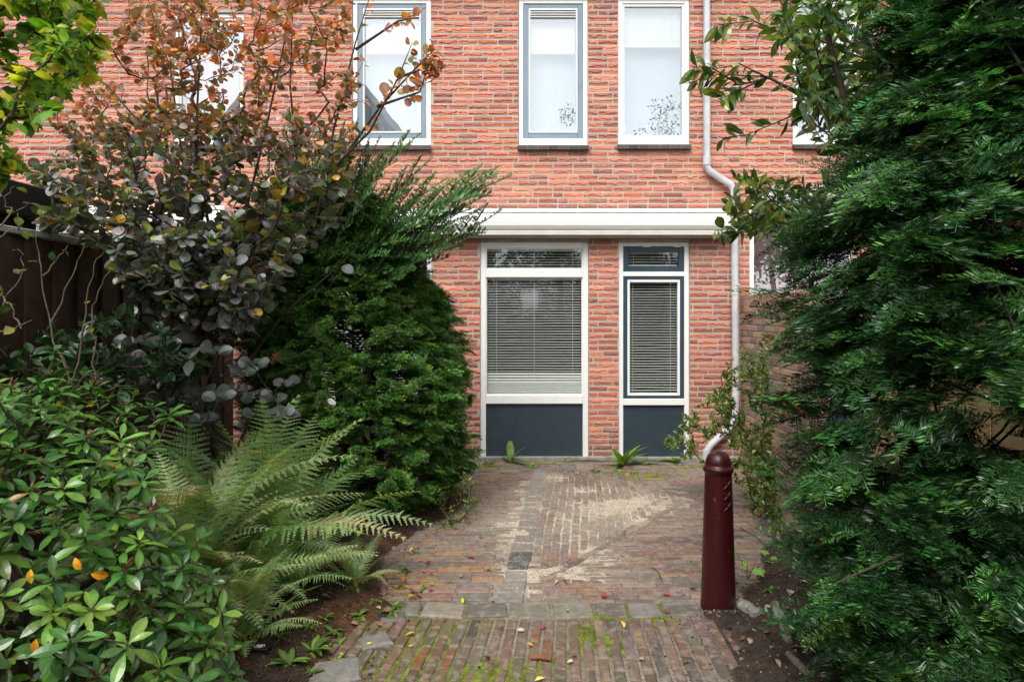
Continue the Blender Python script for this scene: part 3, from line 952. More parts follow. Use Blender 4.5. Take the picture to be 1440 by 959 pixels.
def with_stalk(T, s=.25):
    V, Fq, S = T
    V = V.copy(); V[:, 0] = V[:, 0] * (1 - s) + s
    n = len(V)
    V = np.vstack([V, [(0, -.008, 0), (0, .008, 0), (s, .008, 0), (s, -.008, 0)]])
    return V, np.vstack([Fq, [(n, n + 1, n + 2, n + 3)]]), np.vstack([S, np.ones((4, 3))])


def maple_t():
    A = [(0, .03), (.12, .22), (.02, .42), (.22, .36), (.34, .62), (.45, .38), (.62, .46), (.64, .22), (1.0, 0)]
    V = [(0, 0, 0)]; pts = [(x, y) for x, y in A] + [(x, -y) for x, y in A[::-1][1:]]
    V = [(.35, 0, .05)] + [(x, y, -.12 * x * x - .35 * y * y) for x, y in pts]
    n = len(pts); Fq = []
    for q in range(0, n - 1, 2):
        Fq.append((0, q + 1, q + 2, min(q + 3, n)) if q + 3 <= n else (0, q + 1, q + 2, 1))
    return np.array(V, float), np.array(Fq), np.ones((len(V), 3))


def spray_t(L=1.0, nside=5, nl=.16, nw=.022, step=.035, droop=.25, seed=0, up=.25, side_len=.55):
    """flat yew spray along +x; one quad per needle plus the woody axis"""
    r = np.random.default_rng(seed); V = []; Fq = []; S = []
    def twig(p0, d0, ln, w0, dr):
        n = max(3, int(ln / step)); d0 = np.array(d0, float); p = np.array(p0, float); pts = [p.copy()]
        for q in range(n):
            d = d0 + np.array([0, 0, -dr * (q / n) * 1.5]); d /= np.linalg.norm(d); p = p + d * ln / n; pts.append(p.copy())
        for q in range(n + 1):
            if q < n:
                a, b = pts[q], pts[q + 1]; s = np.array([-d0[1], d0[0], 0]); s /= np.linalg.norm(s) + 1e-9
                k = len(V); V.extend([a - s * w0, a + s * w0, b + s * w0 * .7, b - s * w0 * .7]); Fq.append((k, k + 1, k + 2, k + 3)); S.extend([(.9, .8, .5)] * 4)
            f = q / n; l_ = nl * (.75 + .35 * math.sin(math.pi * min(1, f + .15))) * (1 - .35 * max(0, f - .8) * 5)
            for sg in (-1, 1):
                a = pts[min(q, n)] + r.normal(0, step * .15, 3)
                s = np.array([-d0[1], d0[0], 0]) * sg; s /= np.linalg.norm(s) + 1e-9
                ang = .55 + .2 * r.normal(); ln2 = l_ * (1 + .12 * r.normal())
                dd = s * math.cos(ang * .8) + d0 * math.sin(ang) + np.array([0, 0, up * (.6 + .8 * r.random())]); dd /= np.linalg.norm(dd)
                wv = np.cross(dd, np.array([0, 0, 1.0]) + .5 * r.normal(size=3)); wv /= np.linalg.norm(wv) + 1e-9
                k = len(V); V.extend([a, a + dd * ln2 * .45 - wv * nw, a + dd * ln2, a + dd * ln2 * .45 + wv * nw]); Fq.append((k, k + 1, k + 2, k + 3))
                tone = (.8 + .55 * f) * (1 + .15 * r.normal()); S.extend([(tone * (1 + .12 * f), tone, tone)] * 4)
        return pts
    m = twig((0, 0, 0), (1, 0, 0), L, .008, droop)
    for q in range(nside):
        f = .12 + .7 * q / max(1, nside - 1); sg = 1 if q % 2 else -1
        a = m[int(f * (len(m) - 1))]
        ang = .75 + .12 * r.normal()
        twig(a, (math.cos(ang), sg * math.sin(ang), .05), L * side_len * (1 - .55 * f), .005, droop)
    return np.array(V), np.array(Fq), np.clip(np.array(S), .4, 1.8)


def grow(base_pts, tips, seg=4, lift=.12, wob=.02, r_tip=.0025, expo=.42, kside=1.0, rmax=.05, noderad=None):
    """connects every tip to the closest part of a growing skeleton; returns list of (points, radii)"""
    nodes = [np.array(p, float) for p in base_pts]; par = [-1] + list(range(len(base_pts) - 1))
    base = nodes[0]; arr = np.array(nodes)
    tips = np.asarray(tips, float); order = np.argsort(np.linalg.norm(tips - arr[:].mean(0), axis=1))
    chains = []; cap = len(nodes); buf = np.zeros((len(nodes) + len(tips) * seg + 5, 3)); buf[:cap] = arr
    pl = np.zeros(len(buf)); 
    for q in range(1, cap): pl[q] = pl[q - 1] + np.linalg.norm(buf[q] - buf[q - 1])
    for ti in order:
        T = tips[ti]; dv = T - buf[:cap]; d = np.linalg.norm(dv, axis=1)
        cost = d + .25 * pl[:cap]
        cost = np.where(buf[:cap, 2] > T[2] + .25, cost + .6, cost)
        k = int(np.argmin(cost)); A = buf[k]
        idx = [k]; ln = d[k]
        for s in range(1, seg + 1):
            f = s / seg
            P = A + (T - A) * f + np.array([0, 0, -lift * ln * math.sin(math.pi * f) * (1 if T[2] > A[2] else -1) * .6])
            if s < seg: P = P + rng.normal(0, wob * ln, 3)
            buf[cap] = P; pl[cap] = pl[idx[-1]] + ln / seg; par.append(idx[-1]); idx.append(cap); cap += 1
        chains.append(idx)
    cnt = np.ones(cap)
    leafc = np.zeros(cap)
    for ch in chains: leafc[ch[-1]] += 1
    tot = leafc.copy()
    for q in range(cap - 1, 0, -1):
        if par[q] >= 0: tot[par[q]] += tot[q]
    rad = np.minimum(r_tip * np.maximum(tot, 1) ** expo, rmax)
    out = [(buf[:len(base_pts)].copy(), rad[:len(base_pts)])]
    for ch in chains:
        r_ = rad[ch].copy(); r_[0] = min(r_[0], r_[1] * 1.25)
        out.append((buf[ch].copy(), r_))
    return out


def leaves_on(acc, chains, T, size, cols, per=7, spread=.6, f0=.25, cj=.2, droop=.0, skip_base=True, colfun=None, sz_j=.25, flat=.5):
    Ts = T if isinstance(T, list) else [T]
    O = []; Dv = []
    for (P, r_) in chains[1:] if skip_base else chains:
        n = max(1, int(per * (1 + .3 * rng.normal()))); f = f0 + (1 - f0) * (np.arange(n) + rng.random(n)) / n
        s = f * (len(P) - 1); i = np.minimum(s.astype(int), len(P) - 2); fr = (s - i)[:, None]
        o = P[i] * (1 - fr) + P[i + 1] * fr; t = norm(P[i + 1] - P[i])
        side = norm(np.cross(t, randdir(n)))
        d = norm(t * .55 + side * (spread + .3) + np.array([0, 0, -droop]))
        O.append(o); Dv.append(d)
    O = np.concatenate(O); Dv = np.concatenate(Dv); N = len(O)
    nrm = norm(np.array([0, 0, 1.0]) * (flat * 2) + rng.normal(0, .55, (N, 3)))
    R = frames(Dv, nrm); S = size * np.clip(1 + sz_j * rng.normal(size=N), .45, 1.7)
    C = colfun(O) if colfun else jitter(cols, N, cj)
    k = rng.integers(0, len(Ts), N)
    for q, t_ in enumerate(Ts):
        m = k == q; acc.scatter(t_, O[m], R[m], S[m], C[m])
    return O


def tubes(acc, chains, sides=5, col=(1, 1, 1)):
    for P, r_ in chains: acc.tube(P, r_, sides, col, cap=False)


def img_pts(n, poly, Ya, Yb):
    """random points in a region of the view, spread over the depths Ya..Yb"""
    P = np.array(poly, float); x0, y0 = P.min(0); x1, y1 = P.max(0); out = []
    while len(out) < n:
        x = rng.uniform(x0, x1, n * 3); y = rng.uniform(y0, y1, n * 3); m = inpoly(x, y, [tuple(p) for p in poly])
        for a_, b_ in zip(x[m], y[m]):
            Y = rng.uniform(Ya, Yb); out.append((WX(a_, Y), Y, WZ(b_, Y)))
            if len(out) >= n: break
    return np.array(out)


# ------------------------------------------------------------------ the big yew on the right
YX, YY = 2.0, 2.75
TX = empty('yew_tree', (YX, YY, 0)); tag(TX, 'big dark green yew with long needled sprays filling the right side', 'tree')
tr = Acc()
stems = []
for k, (dx, dy, top) in enumerate(((.0, 0, 3.6), (.12, .1, 3.0), (-.16, .08, 2.9), (.25, -.12, 2.6), (-.05, -.2, 3.2))):
    z = np.linspace(0, top, 9); P = np.stack([YX + .1 + dx * (1 + z * 1.1) + .03 * np.sin(z * 3 + k), YY + dy * (1 + z) + .03 * np.cos(z * 2.6 + k), z - .02], 1)
    tr.tube(P, np.linspace(.052 - .006 * k, .012, 9), 9); stems.append(P)
tr.build('trunk', M['bark'], TX, smooth=True)


def yew_r(z): return np.interp(z, [0, .25, .8, 1.7, 2.0, 2.3, 2.6, 3.0, 3.4, 3.9], [.68, .76, .82, .83, .80, .68, .53, .42, .34, .1])


NC, MC = 1350, 11
zc = rng.uniform(.12, 3.4, NC); tc_ = rng.uniform(0, 2 * np.pi, NC)
N = NC * MC
z = np.repeat(zc, MC); th = np.repeat(tc_, MC)
# a little thinner low on the right, where the tan fence shows through
rr = yew_r(z) * np.repeat(.93 - .42 * rng.random(NC) ** 1.7, MC) * (1 + .10 * np.sin(th * 5 + z * 4) + .06 * np.sin(th * 11 - z * 9))
O = np.stack([YX + .12 * np.clip((z - 2) / 1.5, 0, 1) + rr * np.cos(th), YY + 1.0 * rr * np.sin(th), z], 1)
bax = norm(np.stack([np.cos(tc_), np.sin(tc_), rng.uniform(-.30, .35, NC)], 1) + rng.normal(0, .45, (NC, 3)) * [1, 1, .2])
pn = norm(np.array([0, 0, 1.0]) + np.stack([np.cos(tc_), np.sin(tc_), 0 * tc_], 1) * .35 + rng.normal(0, .25, (NC, 3)))
pt_ = norm(np.cross(bax, pn)); bax, pn, pt_ = (np.repeat(v, MC, 0) for v in (bax, pn, pt_))
al = np.tile(np.linspace(-.20, .07, MC), NC) + rng.normal(0, .02, N); sgn = np.tile(np.where(np.arange(MC) % 2, 1., -1.), NC)
fan = np.clip(1.05 - (al + .30) * 2.0 + rng.normal(0, .15, N), .05, 1.3)
O = O + bax * al[:, None] + pn * (-.35 * (al + .1) ** 2 + rng.normal(0, .018, N))[:, None] * 1.0
pxs = 720 + F * O[:, 0] / O[:, 1]; pys = HOR - F * (O[:, 2] - EYE) / O[:, 1]
gap = np.exp(-(((pxs - 1290) / 60) ** 2 + ((pys - 545) / 55) ** 2)) + np.exp(-(((pxs - 1390) / 45) ** 2 + ((pys - 590) / 75) ** 2)) + .8 * np.exp(-(((pxs - 1240) / 40) ** 2 + ((pys - 650) / 60) ** 2)) + .8 * np.exp(-(((pxs - 1340) / 60) ** 2 + ((pys - 800) / 50) ** 2))
back = np.sin(th) > .3
keep = (np.repeat(rng.random(NC), MC) > np.clip(gap * 1.25, 0, .96)) & ~(back & (rng.random(N) < .35))
O = O[keep]; th = th[keep]; N = len(O)
out = np.stack([np.cos(th), np.sin(th), 0 * th], 1)
bax, pn, pt_, fan, sgn = bax[keep], pn[keep], pt_[keep], fan[keep], sgn[keep]
dv = norm(bax * np.cos(fan)[:, None] + pt_ * (sgn * np.sin(fan))[:, None] + np.array([0, 0, -.10]) + rng.normal(0, .12, (N, 3)))
nm = norm(pn + rng.normal(0, .16, (N, 3)))
SPR = [spray_t(seed=s, nside=(2, 4, 3, 5, 0)[s], nl=.150, nw=.0135, step=.040, droop=.34, up=.12, side_len=.6) for s in range(5)]
a = Acc(); C = jitter([(.020, .072, .020), (.029, .098, .024), (.014, .050, .016), (.055, .155, .032)], N, .32)
S = rng.uniform(.17, .29, N); R = frames(dv, nm); kk = rng.integers(0, 5, N)
for q in range(5):
    m = kk == q; a.scatter(SPR[q], O[m] - dv[m] * S[m][:, None] * .5, R[m], S[m], C[m])
# brown dead sprays
m = rng.random(N) < .006
a.scatter(SPR[0], O[m], R[m], S[m] * .5, np.tile(np.array([.32, .13, .05]), (m.sum(), 1)))
# longer leading shoots breaking the top-left outline
LS = [spray_t(seed=s + 20, nside=9, nl=.062, nw=.0062, step=.013, droop=.08, side_len=.45) for s in range(3)]
lead = [((1330, 150), (1150, 0), 3.0), ((1290, 190), (1140, 130), 3.0), ((1300, 240), (1150, 235), 3.1), ((1250, 270), (1120, 300), 3.2), ((1380, 120), (1290, -20), 2.9),
        ((1340, 60), (1225, -40), 2.9), ((1250, 330), (1105, 370), 3.1), ((1200, 420), (1082, 450), 3.2), ((1200, 690), (1075, 660), 3.1), ((1200, 860), (1090, 870), 3.0), ((1230, 560), (1085, 590), 3.1),
        ((1400, 60), (1360, -60), 2.8), ((1300, 100), (1215, 40), 3.0), ((1210, 760), (1085, 760), 3.0)]
for q, (p0, p1, Y) in enumerate(lead):
    A = np.array([WX(p0[0], Y), Y, WZ(p0[1], Y)]); B = np.array([WX(p1[0], Y - .15), Y - .15, WZ(p1[1], Y - .15)])
    d = B - A; L = np.linalg.norm(d)
    a.scatter(LS[q % 3], A[None], frames(d[None], np.array([[.2, -.7, .9]])), np.array([L * 1.05]), np.array([[.028, .085, .028]]))
a.build('crown', M['yew'], TX)
br = Acc()
for q in range(170):
    st = stems[rng.integers(0, 5)]; b = st[rng.integers(1, 8)]
    cand = O[rng.integers(0, N)]; 
    if abs(cand[2] - b[2]) > .9: continue
    mid = (b + cand) / 2 + rng.normal(0, .04, 3); br.tube([b, mid, cand], [.009, .006, .003], 5, cap=False)
br.build('branch', M['bark'], TX, smooth=True)

# ------------------------------------------------------------------ the clipped yew in the middle
MX = empty('yew_bush', (-1.30, 5.75, 0)); tag(MX, 'tall clipped green yew bush with long feathery shoots on top, left of the big window', 'bush')
def my_r(z): return np.interp(z, [.0, .12, .3, .6, 1.2, 1.7, 2.1, 2.4, 2.65, 2.9], [.46, .70, .85, .90, .89, .80, .65, .50, .36, .15])
def my_c(z): return -1.27 - .30 * np.clip((z - 1.2) / 1.6, 0, 1) ** 1.2
NC, MC = 3100, 13
zc = .10 + 2.55 * rng.random(NC) ** .95; tc_ = rng.uniform(0, 2 * np.pi, NC)
N = NC * MC; z = np.repeat(zc, MC); th = np.repeat(tc_, MC)
bax = norm(np.stack([np.cos(tc_), np.sin(tc_), rng.uniform(-.25, .45, NC)], 1) + rng.normal(0, .45, (NC, 3)) * [1, 1, .3])
pn = norm(np.array([0, 0, 1.0]) + np.stack([np.cos(tc_), np.sin(tc_), 0 * tc_], 1) * .5 + rng.normal(0, .3, (NC, 3)))
pt_ = norm(np.cross(bax, pn)); dpc = rng.random(NC) ** 1.6; lfc = np.repeat(rng.uniform(.75, 1.35, NC), MC)
bax, pn, pt_ = (np.repeat(v, MC, 0) for v in (bax, pn, pt_)); depth = np.repeat(dpc, MC)
al = np.tile(np.linspace(-.13, .015, MC), NC) + rng.normal(0, .012, N); sgn = np.tile(np.where(np.arange(MC) % 2, 1., -1.), NC)
fan = np.clip(1.05 - (al + .15) * 4 + rng.normal(0, .18, N), .05, 1.3)
front = np.sin(th) < .35; sel = front | (rng.random(N) < .35); z = z[sel]; th = th[sel]; N = len(z); bax, pn, pt_, depth, al, sgn, fan, lfc = (v[sel] for v in (bax, pn, pt_, depth, al, sgn, fan, lfc))
lump = .045 * np.sin(th * 6 + z * 5) + .035 * np.sin(th * 13 - z * 9) + .05 * (vnoise(8 + np.cos(th) * .8 + z * .6, 8 + np.sin(th) * .8 - z * .5, .16, 5) - .5) * 2 + .05 * (vnoise(8 + np.cos(th) * .8 + z * .6, 8 + np.sin(th) * .8 - z * .5, .38, 6) - .5) * 2
rr = my_r(z) * (1 + 1.2 * lump) - .24 * depth * my_r(z)
O = np.stack([my_c(z) + rr * np.cos(th), 5.75 + .98 * rr * np.sin(th), z], 1) + bax * al[:, None] + pn * (-1.2 * (al + .04) ** 2 + rng.normal(0, .01, N))[:, None]
# holes low on the camera side
hole = np.exp(-(((O[:, 0] + 1.30) / .20) ** 2 + ((O[:, 2] - .62) / .10) ** 2)) * (O[:, 1] < 5.4)
k_ = rng.random(N) > np.clip(hole * 1.2, 0, .93); O, th, z, bax, pn, pt_, sgn, fan, lfc = (v[k_] for v in (O, th, z, bax, pn, pt_, sgn, fan, lfc)); N = len(O)
out = np.stack([np.cos(th), np.sin(th), 0 * th], 1)
dv = norm(bax * np.cos(fan)[:, None] + pt_ * (sgn * np.sin(fan))[:, None] + np.array([0, 0, -.08]) + rng.normal(0, .14, (N, 3)))
nm = norm(pn + rng.normal(0, .18, (N, 3)))
SM = [spray_t(seed=s + 40, nside=4, nl=.21, nw=.030, step=.085, droop=.3) for s in range(3)]
S = rng.uniform(.075, .115, N); C = jitter([(.056, .155, .026), (.072, .185, .030), (.034, .104, .020), (.12, .25, .042)], N, .32)
C *= lfc[:, None]
a = Acc(); R = frames(dv, nm); kk = rng.integers(0, 3, N)
for q in range(3):
    m = kk == q; a.scatter(SM[q], O[m] - dv[m] * S[m][:, None] * .4, R[m], S[m], C[m])
m = rng.random(N) < .004; a.scatter(SM[0], O[m], R[m], S[m] * .9, np.tile(np.array([.40, .14, .05]), (m.sum(), 1)))
L2 = [spray_t(seed=s + 60, nside=14, nl=.046, nw=.0065, step=.011, droop=.1, side_len=.36) for s in range(4)]
shoots = [((430, 400), (683, 228), 5.1), ((440, 420), (665, 262), 5.2), ((470, 400), (650, 290), 5.1), ((480, 430), (640, 318), 5.0), ((470, 370), (705, 232), 5.4), ((420, 360), (575, 178), 5.4),
          ((400, 370), (480, 170), 5.3), ((410, 380), (505, 160), 5.5), ((430, 360), (540, 205), 5.3), ((400, 350), (450, 195), 5.5), ((390, 360), (405, 150), 5.4), ((440, 390), (615, 240), 5.4),
          ((420, 420), (525, 230), 5.0), ((480, 450), (600, 340), 5.0), ((380, 400), (380, 240), 5.3), ((460, 420), (560, 250), 5.1), ((430, 420), (470, 240), 5.0), ((470, 440), (610, 300), 5.2),
          ((410, 400), (430, 230), 5.1), ((450, 380), (520, 190), 5.6), ((500, 440), (690, 285), 5.5), ((380, 420), (350, 290), 5.2), ((440, 400), (590, 215), 5.6)]
for _k in range(34):
    sx = rng.uniform(375, 520); shoots.append(((sx, 400 + rng.uniform(-30, 40)), (sx + rng.uniform(-25, 70), rng.uniform(205, 300) + max(0, sx - 450) * .6), rng.uniform(5.0, 5.8)))
for q, (p0, p1, Y) in enumerate(shoots):
    A = np.array([WX(p0[0], Y + .3), Y + .3, WZ(p0[1], Y + .3)]); B = np.array([WX(p1[0], Y), Y, WZ(p1[1], Y)])
    d = B - A; L = np.linalg.norm(d)
    a.scatter(L2[q % 4], A[None], frames(d[None], np.array([[-.3, -.6, .9]])), np.array([L * 1.02]), np.array([[.045, .115, .030]]) * rng.uniform(.8, 1.25))
a.build('crown', M['yew'], MX)
tr = Acc()
for k in range(5):
    z = np.linspace(0, 2.4, 8); an = k * 1.3
    tr.tube(np.stack([my_c(z) + .12 * math.cos(an) * (1 + z * .8), 5.75 + .12 * math.sin(an) * (1 + z * .8), z - .02], 1), np.linspace(.035, .01, 8), 8)
for q in range(200):
    i = rng.integers(0, N); c = O[i]
    zz = max(.05, c[2] - .3 * rng.random() - .1); b = np.array([my_c(zz), 5.75, zz]); tr.tube([b, (b + c) / 2 + rng.normal(0, .03, 3), c], [.009, .006, .003], 5, cap=False)
tr.build('trunk', M['bark'], MX, smooth=True)
# loose low twigs at its right foot
lw = empty('twiggy_seedling', tuple([*GP(650, 735), 0])); tag(lw, 'thin low twigs with small green leaves at the right foot of the clipped yew', 'plant')
b0 = np.array([*GP(632, 735), .02]); tips = img_pts(60, [(610, 690), (655, 660), (675, 690), (670, 730), (640, 745), (600, 745)], 5.2, 5.7)
ch = grow([b0, b0 + (0, 0, .06)], tips, r_tip=.0016, rmax=.006)
g = Acc(); tubes(g, ch); g.build('stem', M['bark'], lw)
g = Acc(); leaves_on(g, ch, leaf_t(.3, 2), .035, [(.10, .16, .03), (.16, .20, .04)], per=9, f0=.2); g.build('foliage', M['leafm'], lw)

# ------------------------------------------------------------------ smoke bush
SB = empty('smoke_bush', (-2.05, 4.95, 0)); tag(SB, 'smoke bush with round leaves, orange red at the top and dark purple grey below', 'bush')
dark = [(40, 230), (110, 190), (190, 150), (300, 150), (420, 150), (480, 190), (500, 260), (470, 310), (400, 380), (370, 470), (300, 480), (200, 420), (160, 340), (60, 320)]
rust = [(60, 170), (130, 90), (180, 0), (440, 0), (500, -60), (520, 120), (500, 200), (420, 230), (300, 200), (180, 200), (90, 220)]
tips = np.vstack([img_pts(540, dark, 4.2, 5.4), img_pts(200, rust, 4.4, 5.6),
                  img_pts(230, [(150, 330), (330, 320), (380, 380), (350, 470), (280, 450), (170, 400)], 4.1, 4.7),
                  img_pts(45, [(170, -40), (450, -40), (450, 60), (150, 80)], 4.4, 5.6)])
bp = np.array([[-2.05, 4.95, 0], [-2.08, 4.93, .35], [-2.12, 4.92, .75], [-2.15, 4.92, 1.15]])
ch = grow(bp, tips, lift=.15, wob=.03, r_tip=.0021, expo=.46, rmax=.045)
def limb(pts, Ys):
    return np.array([(WX(p[0], Y), Y, WZ(p[1], Y)) for p, Y in zip(pts, Ys)])
ex = [limb([(455, 250), (520, 185), (560, 110), (580, 60)], [5.0, 4.8, 4.7, 4.6]), limb([(470, 240), (535, 150), (595, 85), (612, 70)], [5.0, 4.8, 4.6, 4.6]), limb([(440, 330), (470, 180), (500, 60), (525, -20)], [5.0, 4.9, 4.8, 4.8]),
      limb([(330, 360), (370, 200), (400, 60), (410, -30)], [5.0, 4.9, 4.8, 4.8]), limb([(300, 360), (275, 200), (282, 60), (285, -30)], [5.0, 4.7, 4.6, 4.5]), limb([(290, 350), (220, 200), (150, 120), (110, 90)], [5.0, 4.8, 4.7, 4.7]),
      limb([(340, 520), (400, 440), (470, 380), (500, 350)], [4.9, 4.8, 4.75, 4.7]), limb([(560, 110), (600, 95), (618, 100)], [4.7, 4.6, 4.6]), limb([(530, 150), (590, 130), (605, 85)], [4.75, 4.65, 4.6]), limb([(500, 70), (560, 30), (590, 25)], [4.8, 4.7, 4.7]),
      limb([(290, 350), (260, 250), (240, 100), (205, -10)], [5.0, 4.8, 4.7, 4.7]), limb([(420, 260), (408, 120), (412, 0)], [5.0, 4.9, 4.8])]
exr = [(P, np.linspace(.011, .0025, len(P))) for P in ex]
tn = Acc(); tubes(tn, ch + exr, 6); tn.build('stem', M['bark'], SB, smooth=True)
RT = [with_stalk(leaf_t(.80, 6, .10, .14, 1.1, .04, .5), .22), with_stalk(leaf_t(.70, 6, .16, .22, 1.15, .04, .5), .25)]


def cot_col(O):
    px = 720 + F * O[:, 0] / O[:, 1]; N = len(O); h = O[:, 2] + .18 * rng.normal(size=N) + .18 * (px > 470)
    f = np.clip((h - 2.70) / .45, 0, 1)[:, None]
    dk = jitter([(.12, .135, .125), (.17, .17, .175), (.075, .098, .072), (.125, .105, .112), (.08, .105, .055), (.075, .085, .086)], N, .2)
    yl = jitter([(.17, .18, .03), (.22, .19, .03), (.11, .15, .03), (.32, .20, .03), (.09, .13, .03)], N, .2)
    og = jitter([(.56, .17, .05), (.46, .12, .06), (.60, .22, .06), (.34, .12, .07), (.20, .17, .05), (.48, .29, .24), (.17, .12, .08), (.26, .18, .05), (.36, .20, .18)], N, .2)
    q = (rng.random(N) < np.where((h > 1.9) & (h < 2.85), .22, .06))[:, None]
    C = dk * (1 - f) + og * f
    return np.where(q & (f < .6), yl, C)


lf = Acc()
leaves_on(lf, [c_ for c_ in ch if c_[0][-1][2] < 2.62], RT, .080, None, per=9, f0=.2, colfun=cot_col, spread=.7, flat=.55)
leaves_on(lf, [c_ for c_ in ch if c_[0][-1][2] >= 2.62], RT, .055, None, per=13, f0=.2, colfun=cot_col, spread=.7, flat=.45)
leaves_on(lf, exr, RT, .068, None, per=26, f0=.3, colfun=cot_col, spread=.7, skip_base=False, flat=.3)
lf.build('foliage', M['cotinus'], SB)

# smoke-bush suckers with big round leaves low down in the shade
SU = empty('smoke_bush_sucker', (-1.85, 4.3, 0)); tag(SU, 'low shoots with large round grey purple leaves in the shade above the ferns', 'plant')
tips = img_pts(44, [(140, 480), (250, 470), (400, 500), (415, 560), (385, 610), (300, 600), (150, 560)], 3.9, 4.5)
ch = grow([np.array([-1.85, 4.3, 0]), np.array([-1.85, 4.3, .4])], tips, r_tip=.003, rmax=.012)
g = Acc(); tubes(g, ch); g.build('stem', M['bark'], SU)
g = Acc()
for P, r_ in ch[1:]:
    n = 7; t = norm(P[-1] - P[-2]); an = np.arange(n) * 2.4 + rng.random() * 6
    d = np.stack([np.cos(an), np.sin(an), np.full(n, .25)], 1) + t * .2
    nrm_ = norm(np.array([0, -.85, .75]) + rng.normal(0, .25, (n, 3)))
    g.scatter(RT[0], np.tile(P[-1], (n, 1)) - t * (np.arange(n) * .006)[:, None], frames(norm(d), nrm_), rng.uniform(.07, .11, n), jitter([(.055, .072, .062), (.07, .07, .075), (.045, .06, .045)], n, .15))
g.build('foliage', M['cotinus'], SU)

# ------------------------------------------------------------------ overhanging branches top left
MP = empty('maple_tree', (-3.6, 2.6, 0)); tag(MP, 'tree with bright green and yellow leaves hanging into the top left corner', 'tree')
tp = np.vstack([img_pts(190, [(-160, -120), (110, -120), (150, -10), (155, 70), (110, 130), (50, 170), (20, 200), (-160, 240)], 2.3, 3.1), img_pts(14, [(-60, 150), (20, 190), (35, 235), (-40, 260)], 2.4, 2.8)])
ch = grow([np.array([-3.6, 2.6, 0]), np.array([-3.58, 2.6, 1.2]), np.array([-3.4, 2.6, 2.1]), np.array([-3.0, 2.6, 2.6])], tp, r_tip=.0028, rmax=.06, lift=.1)
g = Acc(); tubes(g, ch, 6); g.build('trunk', M['bark'], MP, smooth=True)
g = Acc(); MT = [with_stalk(maple_t(), .12), with_stalk(leaf_t(.62, 4, .12, .2), .2)]
leaves_on(g, ch, MT[1], .056, [(.16, .34, .035), (.20, .40, .04), (.09, .19, .03), (.22, .30, .035), (.38, .38, .04), (.06, .14, .025), (.08, .17, .03), (.38, .42, .05)], per=17, f0=.25, droop=.35)
leaves_on(g, ch, MT[0], .07, [(.14, .28, .03), (.11, .23, .03), (.26, .36, .04), (.48, .44, .04)], per=3, f0=.3, droop=.45)
g.build('crown', M['leafm'], MP)

# ------------------------------------------------------------------ broad leaved shrub top right
PV = empty('privet_shrub', (2.75, 4.6, 0)); tag(PV, 'tall shrub with pointed glossy green leaves arching out of the yew towards the downpipe', 'shrub')
tp = np.vstack([img_pts(230, [(1100, -40), (1440, -60), (1440, 130), (1330, 160), (1200, 150), (1120, 130), (1090, 60)], 2.9, 4.3),
                img_pts(90, [(1110, 60), (1240, 90), (1250, 200), (1170, 230), (1120, 160)], 3.2, 4.2),
                img_pts(80, [(1015, 285), (1065, 245), (1160, 255), (1210, 300), (1120, 330), (1060, 330), (1020, 330)], 4.0, 4.9)])
base = np.array([[2.75, 4.6, 0], [2.72, 4.5, .8], [2.6, 4.4, 1.6], [2.45, 4.2, 2.3], [2.3, 4.1, 2.8]])
ch = grow(base, tp, r_tip=.0024, rmax=.035, lift=.1, wob=.03)
wands = [limb([(1280, 180), (1160, 150), (1080, 108), (1010, 105), (965, 118)], [4.0, 3.9, 3.8, 3.7, 3.7]), limb([(1150, 150), (1090, 115), (1040, 90), (985, 102)], [3.9, 3.8, 3.75, 3.7]),
         limb([(1280, 200), (1180, 140), (1110, 165), (1050, 190), (1015, 195)], [4.0, 3.9, 3.9, 3.9, 3.9]), limb([(1240, 120), (1130, 60), (1060, 30), (1010, 35)], [3.9, 3.8, 3.7, 3.7]),
         limb([(1200, 80), (1120, 40), (1090, -10), (1080, -40)], [3.9, 3.8, 3.8, 3.8]), limb([(1150, 290), (1090, 300), (1050, 320), (1005, 325)], [4.5, 4.4, 4.4, 4.3]), limb([(1160, 280), (1100, 270), (1060, 262), (1030, 250)], [4.5, 4.4, 4.4, 4.3]),
         limb([(1170, 150), (1080, 110), (1040, 120), (1000, 95), (975, 95)], [3.9, 3.8, 3.75, 3.7, 3.7]), limb([(1080, 108), (1035, 130), (1010, 140)], [3.8, 3.75, 3.7])]
wr = [(P, np.linspace(.007, .002, len(P))) for P in wands]
g = Acc(); tubes(g, ch + wr, 6); g.build('stem', M['bark'], PV, smooth=True)
PL = [with_stalk(leaf_t(.42, 4, .25, .22), .08), with_stalk(leaf_t(.36, 4, .35, .35), .08)]
pc = [(.075, .15, .028), (.055, .12, .025), (.11, .19, .03), (.045, .095, .022), (.20, .24, .05)]
g = Acc(); leaves_on(g, ch, PL, .085, pc, per=7, f0=.3, droop=.15, flat=.35); leaves_on(g, wr, PL, .088, pc, per=20, f0=.35, skip_base=False, droop=.2, flat=.35)
g.build('foliage', M['leafg'], PV)

